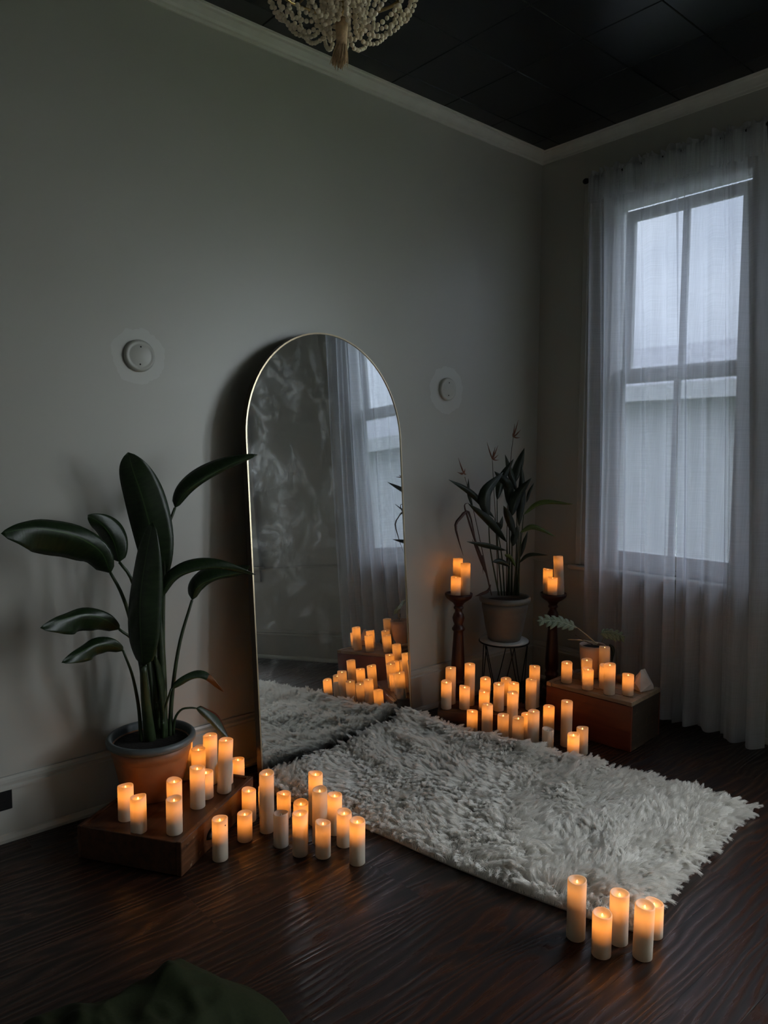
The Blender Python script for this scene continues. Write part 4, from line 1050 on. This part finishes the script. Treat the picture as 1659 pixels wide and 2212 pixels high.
def rug_z(s, t):
    p = rug_xy(s, t); x, y = p[:, 0]+5, p[:, 1]+5
    e = np.minimum(np.minimum(s, 1-s)/0.06, np.minimum(t, 1-t)/0.05); e = np.clip(e, 0, 1)
    z = 0.008+0.016*e*(N1(x*3.1, y*3.1)+1)+0.008*e*(N2(x*8, y*8)+1)
    fold = np.exp(-((s-0.93-0.02*N3(t*9, t*0))/0.06)**2)*np.clip((0.64-t)/0.06, 0, 1)
    z += 0.040*fold*(0.75+0.5*N3(t*14+3, t*0+1))
    z += 0.034*np.exp(-((t-0.015)/0.06)**2)
    z += 0.030*np.exp(-(((s-0.70)+0.35*(t-0.2))/0.045)**2)*np.exp(-((t-0.16)/0.13)**2)
    z -= 0.014*np.exp(-(((s-0.62)/0.10)**2+((t-0.30)/0.08)**2))
    z += 0.018*np.exp(-(((t-0.62)-0.10*(s-0.5))/0.05)**2)*np.clip((s-0.45)*3, 0, 1)
    return np.maximum(z, 0.007)
nu, nv = 70, 100
gs, gt = np.meshgrid(np.linspace(0, 1, nu+1), np.linspace(0, 1, nv+1))
gs, gt = gs.ravel(), gt.ravel()
XY = rug_xy(gs, gt); Z = rug_z(gs, gt)
V = [(XY[i, 0]+1.5, XY[i, 1]+1.0, Z[i]) for i in range(len(Z))]
nV = len(V); V += [(v[0], v[1], 0.001) for v in V]
Fc = [(j*(nu+1)+i, (j+1)*(nu+1)+i, (j+1)*(nu+1)+i+1, j*(nu+1)+i+1) for j in range(nv) for i in range(nu)]
Fc += [tuple(nV+k for k in f[::-1]) for f in Fc]
per = [i for i in range(nu+1)]+[(j)*(nu+1)+nu for j in range(1, nv+1)]+[nv*(nu+1)+i for i in range(nu-1, -1, -1)]+[j*(nu+1) for j in range(nv-1, 0, -1)]
Fc += [(per[k], per[(k+1) % len(per)], nV+per[(k+1) % len(per)], nV+per[k]) for k in range(len(per))]
mesh_obj('backing', V, Fc, M['rugback'], rg, True)
# pile: clumped strands
NCL, NS, NP = 8200, 24, 6
cs, ct_ = rng.uniform(0, 1, NCL), rng.uniform(0, 1, NCL)
cxy = rug_xy(cs, ct_)
S_ = np.repeat(cs, NS)+rng.normal(0, 0.0075, NCL*NS); T_ = np.repeat(ct_, NS)+rng.normal(0, 0.0050, NCL*NS)
S_ = np.clip(S_, 0, 1); T_ = np.clip(T_, 0, 1)
base = np.column_stack([rug_xy(S_, T_), rug_z(S_, T_)-0.002])
cb = np.column_stack([cxy, rug_z(cs, ct_)])
ang_ = 2.2*N3(cxy[:, 0]*2.6+8, cxy[:, 1]*2.6+8)+1.4*N4(cxy[:, 0]*9+8, cxy[:, 1]*9+8)-2.0+rng.normal(0, 0.35, NCL)
lean = np.clip(0.85+0.35*N2(cxy[:, 0]*5+9, cxy[:, 1]*5+9)+rng.normal(0, 0.15, NCL), 0.2, 1.25)
# outward droop at the edges
ex = np.where(cs < 0.03, -1.0, 0)+np.where(cs > 0.97, 1.0, 0); ey = np.where(ct_ < 0.02, 0.4, 0)+np.where(ct_ > 0.98, -1.0, 0)
dx, dy = np.cos(ang_)+1.4*ex, np.sin(ang_)+1.4*ey
nn_ = np.hypot(dx, dy); dx /= nn_; dy /= nn_
ln = 0.046*(1+rng.normal(0, 0.16, NCL))
tip = cb+np.column_stack([dx*np.sin(lean)*ln, dy*np.sin(lean)*ln, np.cos(lean)*ln])
tipS = np.repeat(tip, NS, 0)+rng.normal(0, 0.0028, (NCL*NS, 3))
LnS = np.repeat(ln, NS)
tt = np.linspace(0, 1, NP)[None, :, None]
b3 = base[:, None, :]; t3 = tipS[:, None, :]
up = np.zeros((NCL*NS, 1, 3)); up[:, 0, 2] = LnS*0.55
ctrl = b3+up
pos = (1-tt)**2*b3+2*tt*(1-tt)*ctrl+tt**2*t3
wv = rng.uniform(0, 6.28, (NCL*NS, 1))
pos[:, :, 0] += 0.0012*np.sin(7*tt[:, :, 0]+wv)*tt[:, :, 0]; pos[:, :, 1] += 0.0012*np.cos(6*tt[:, :, 0]+wv)*tt[:, :, 0]
pos[:, :, 2] = np.maximum(pos[:, :, 2], 0.003)
pos[:, :, 0] += 1.5; pos[:, :, 1] += 1.0
hc = bpy.data.hair_curves.new('pile')
hc.add_curves([NP]*(NCL*NS))
hc.attributes['position'].data.foreach_set('vector', pos.astype(np.float32).ravel())
ra = hc.attributes.get('radius') or hc.attributes.new('radius', 'FLOAT', 'POINT')
ra.data.foreach_set('value', np.tile(np.linspace(0.00085, 0.00030, NP), NCL*NS).astype(np.float32))
t = NT('off_white_fur')
hi = t.n('ShaderNodeHairInfo')
c = t.ramp(hi.outputs['Random'], [(0.0, (0.90, 0.88, 0.84)), (1.0, (0.97, 0.95, 0.91))])
d = t.n('ShaderNodeBsdfDiffuse'); t.l(c, d.inputs[0])
tr = t.n('ShaderNodeBsdfTranslucent'); tr.inputs[0].default_value = (0.96, 0.94, 0.90, 1)
mx = t.n('ShaderNodeMixShader'); mx.inputs[0].default_value = 0.4; t.l(d.outputs[0], mx.inputs[1]); t.l(tr.outputs[0], mx.inputs[2])
hc.materials.append(t.done(mx))
po = link(bpy.data.objects.new('pile', hc), rg); po['kind'] = 'stuff'

# ------------------------------------------------------------------ beaded chandelier
CX, CY = -2.62, -1.29
ch = thing('beaded_chandelier', 'wooden bead chandelier with jute tassel hanging from the black ceiling', 'chandelier', (CX, CY, 2.592))
Z0 = 2.592
b = bmesh.new(); bmesh.ops.create_uvsphere(b, u_segments=10, v_segments=7, radius=1.0); 
b.verts.ensure_lookup_table(); SV = [v.co.copy() for v in b.verts]; SF = [tuple(v.index for v in f.verts) for f in b.faces]; b.free()
def bead_strand(pts, r, nm='bead_strand'):
    dense = spline(pts, 160); V, Fc = [], []; acc = 0; nxt = 0.0
    for i in range(1, len(dense)):
        acc += (dense[i]-dense[i-1]).length
        if acc >= nxt:
            k = len(V); rr = r*random.uniform(0.9, 1.06); c = dense[i]+Vector((random.uniform(-1, 1), random.uniform(-1, 1), random.uniform(-1, 1)))*0.0008
            V += [(c.x+v.x*rr, c.y+v.y*rr, c.z+v.z*rr*0.94) for v in SV]; Fc += [tuple(k+q for q in f) for f in SF]
            nxt = acc+2*r*0.97
    return mesh_obj(nm, V, Fc, M['bead'], ch, True)
def cyl(r, a, z): r = r*0.93; return (r*math.cos(a), r*math.sin(a), z-Z0)
for k in range(17):
    a = 2*PI*k/17+0.07
    zb = 2.690+random.uniform(-0.006, 0.010)
    bead_strand([cyl(0.236, a, 2.845), cyl(0.222, a, 2.785), cyl(0.172, a+0.02, 2.722), cyl(0.112, a+0.05, zb), cyl(0.078, a+0.08, zb+0.012), cyl(0.058, a+0.1, 2.765), cyl(0.050, a+0.1, 2.87)], 0.0068)
for k in range(9):
    a = 2*PI*k/9+0.2
    zb = 2.686+random.uniform(-0.004, 0.006)
    bead_strand([cyl(0.130, a-0.12, 2.85), cyl(0.098, a-0.10, 2.76), cyl(0.066, a-0.06, zb+0.008), cyl(0.052, a, zb), cyl(0.046, a+0.2, zb+0.012), cyl(0.042, a+0.3, 2.76), cyl(0.040, a+0.3, 2.86)], 0.0068)
for k in range(11):
    a0, a1 = 2*PI*k/11, 2*PI*(k+1)/11; am = (a0+a1)/2
    bead_strand([cyl(0.237, a0, 2.84), cyl(0.232, a0+0.1, 2.79), cyl(0.222, am, 2.766), cyl(0.232, a1-0.1, 2.79), cyl(0.237, a1, 2.84)], 0.0068)
for k in range(18):
    a = 2*PI*k/18
    bead_strand([cyl(0.237, a, 2.86), cyl(0.17, a, 2.93), cyl(0.09, a, 3.05), cyl(0.05, a, 3.16)], 0.0075)
for nm, r, z in (('frame_ring', 0.236, 2.850), ('inner_ring', 0.050, 2.872), ('top_ring', 0.05, 3.165)):
    bm = bmesh.new(); add_tube(bm, [cyl(r, 2*PI*q/48, z) for q in range(49)], 0.005, 8); bm_obj(nm, bm, M['brass'], ch, True)
tube('cord', [(0, 0, 2.75-Z0), (0, 0, RZ-0.02-Z0)], 0.004, M['rod'], ch, 8)
bm = bmesh.new()
for q in range(4): 
    a = q*PI/2; add_tube(bm, [cyl(0.05, a, 2.872), cyl(0.0, a, 2.872)], 0.003, 6); add_tube(bm, [cyl(0.05, a, 3.165), cyl(0.0, a, 3.165)], 0.003, 6); add_tube(bm, [cyl(0.236, a, 2.85), cyl(0.05, a, 2.872)], 0.003, 6)
bm_obj('spokes', bm, M['brass'], ch, True)
lathe('ceiling_canopy', [(0, RZ-0.035-Z0), (0.03, RZ-0.034-Z0), (0.055, RZ-0.012-Z0), (0.058, RZ-0.0015-Z0), (0, RZ-0.0015-Z0)], M['brass'], ch, 28)
lathe('brass_finial', [(0, 2.722-Z0), (0.004, 2.724-Z0), (0.0035, 2.732-Z0), (0.009, 2.738-Z0), (0.010, 2.744-Z0), (0.007, 2.751-Z0), (0.009, 2.756-Z0), (0.0095, 2.763-Z0), (0.006, 2.770-Z0), (0.004, 2.782-Z0), (0, 2.783-Z0)], M['brass'], ch, 18)
ta = lathe('tassel_head', [(0, 2.7235-Z0), (0.012, 2.722-Z0), (0.0175, 2.712-Z0), (0.0185, 2.695-Z0), (0.0165, 2.675-Z0), (0.0150, 2.655-Z0), (0.0158, 2.648-Z0), (0, 2.646-Z0)], M['jute'], ch, 22)
bm = bmesh.new()
for q in range(130):
    a = random.uniform(0, 2*PI); rr = math.sqrt(random.uniform(0.05, 1)); lft = Vector((-0.754, 0.657, 0))
    p0 = Vector((0.014*rr*math.cos(a), 0.014*rr*math.sin(a), 2.655-Z0)); sp = random.uniform(1.3, 2.0)
    zz = random.uniform(0.0, 0.012)
    p2 = Vector((p0.x*sp, p0.y*sp, zz))+lft*(0.004+0.010*random.random()*(1 if rr > 0.5 else 0.4))
    p1 = p0.lerp(p2, 0.5)+Vector((p0.x*0.12, p0.y*0.12, 0))
    add_tube(bm, spline([p0, p1, p2], 5), [0.0011, 0.0012, 0.0012, 0.0011, 0.0007], 4)
fo = bm_obj('tassel_fringe', bm, M['jute'], ta, True); fo['kind'] = 'stuff'

# ------------------------------------------------------------------ olive velvet throw in the near left corner
vt = thing('velvet_throw', 'crumpled dark olive velvet throw on the floor at the near left', 'throw', (-3.46, -1.56, 0))
nu, nv = 110, 110
u_, v_ = np.meshgrid(np.linspace(-1, 1, nu+1), np.linspace(-1, 1, nv+1)); u_, v_ = u_.ravel(), v_.ravel()
rad = np.maximum(np.abs(u_), np.abs(v_)); th_ = np.arctan2(v_, u_)
edge = 1+0.10*np.sin(3*th_+1.0)+0.06*np.sin(5*th_+0.4)
X_ = u_*0.44*edge; Y_ = v_*0.47*edge
dome = np.clip(1-rad**3.2, 0, 1)
rid = 0.5*np.abs(N1(X_*5+9+0.6*Y_, Y_*4+9))+0.5*np.abs(N2(X_*9+9, Y_*7+9-X_*4))
Zv = 0.004+dome*(0.105+0.075*N3(X_*3+9, Y_*3+9)+0.055*(1-rid)*1.0)-0.02*dome*np.abs(N4(X_*16+12, Y_*13+12))
Zv = np.maximum(Zv, 0.003+0.004*(N2(X_*20+9, Y_*20+9)+1))
V = np.column_stack([X_, Y_, Zv])
Fc = [(j*(nu+1)+i, j*(nu+1)+i+1, (j+1)*(nu+1)+i+1, (j+1)*(nu+1)+i) for j in range(nv) for i in range(nu)]
o = mesh_obj('cloth', V.tolist(), Fc, M['velvet'], vt, True)
md = o.modifiers.new('thick', 'SOLIDIFY'); md.thickness = 0.003; md.offset = 1
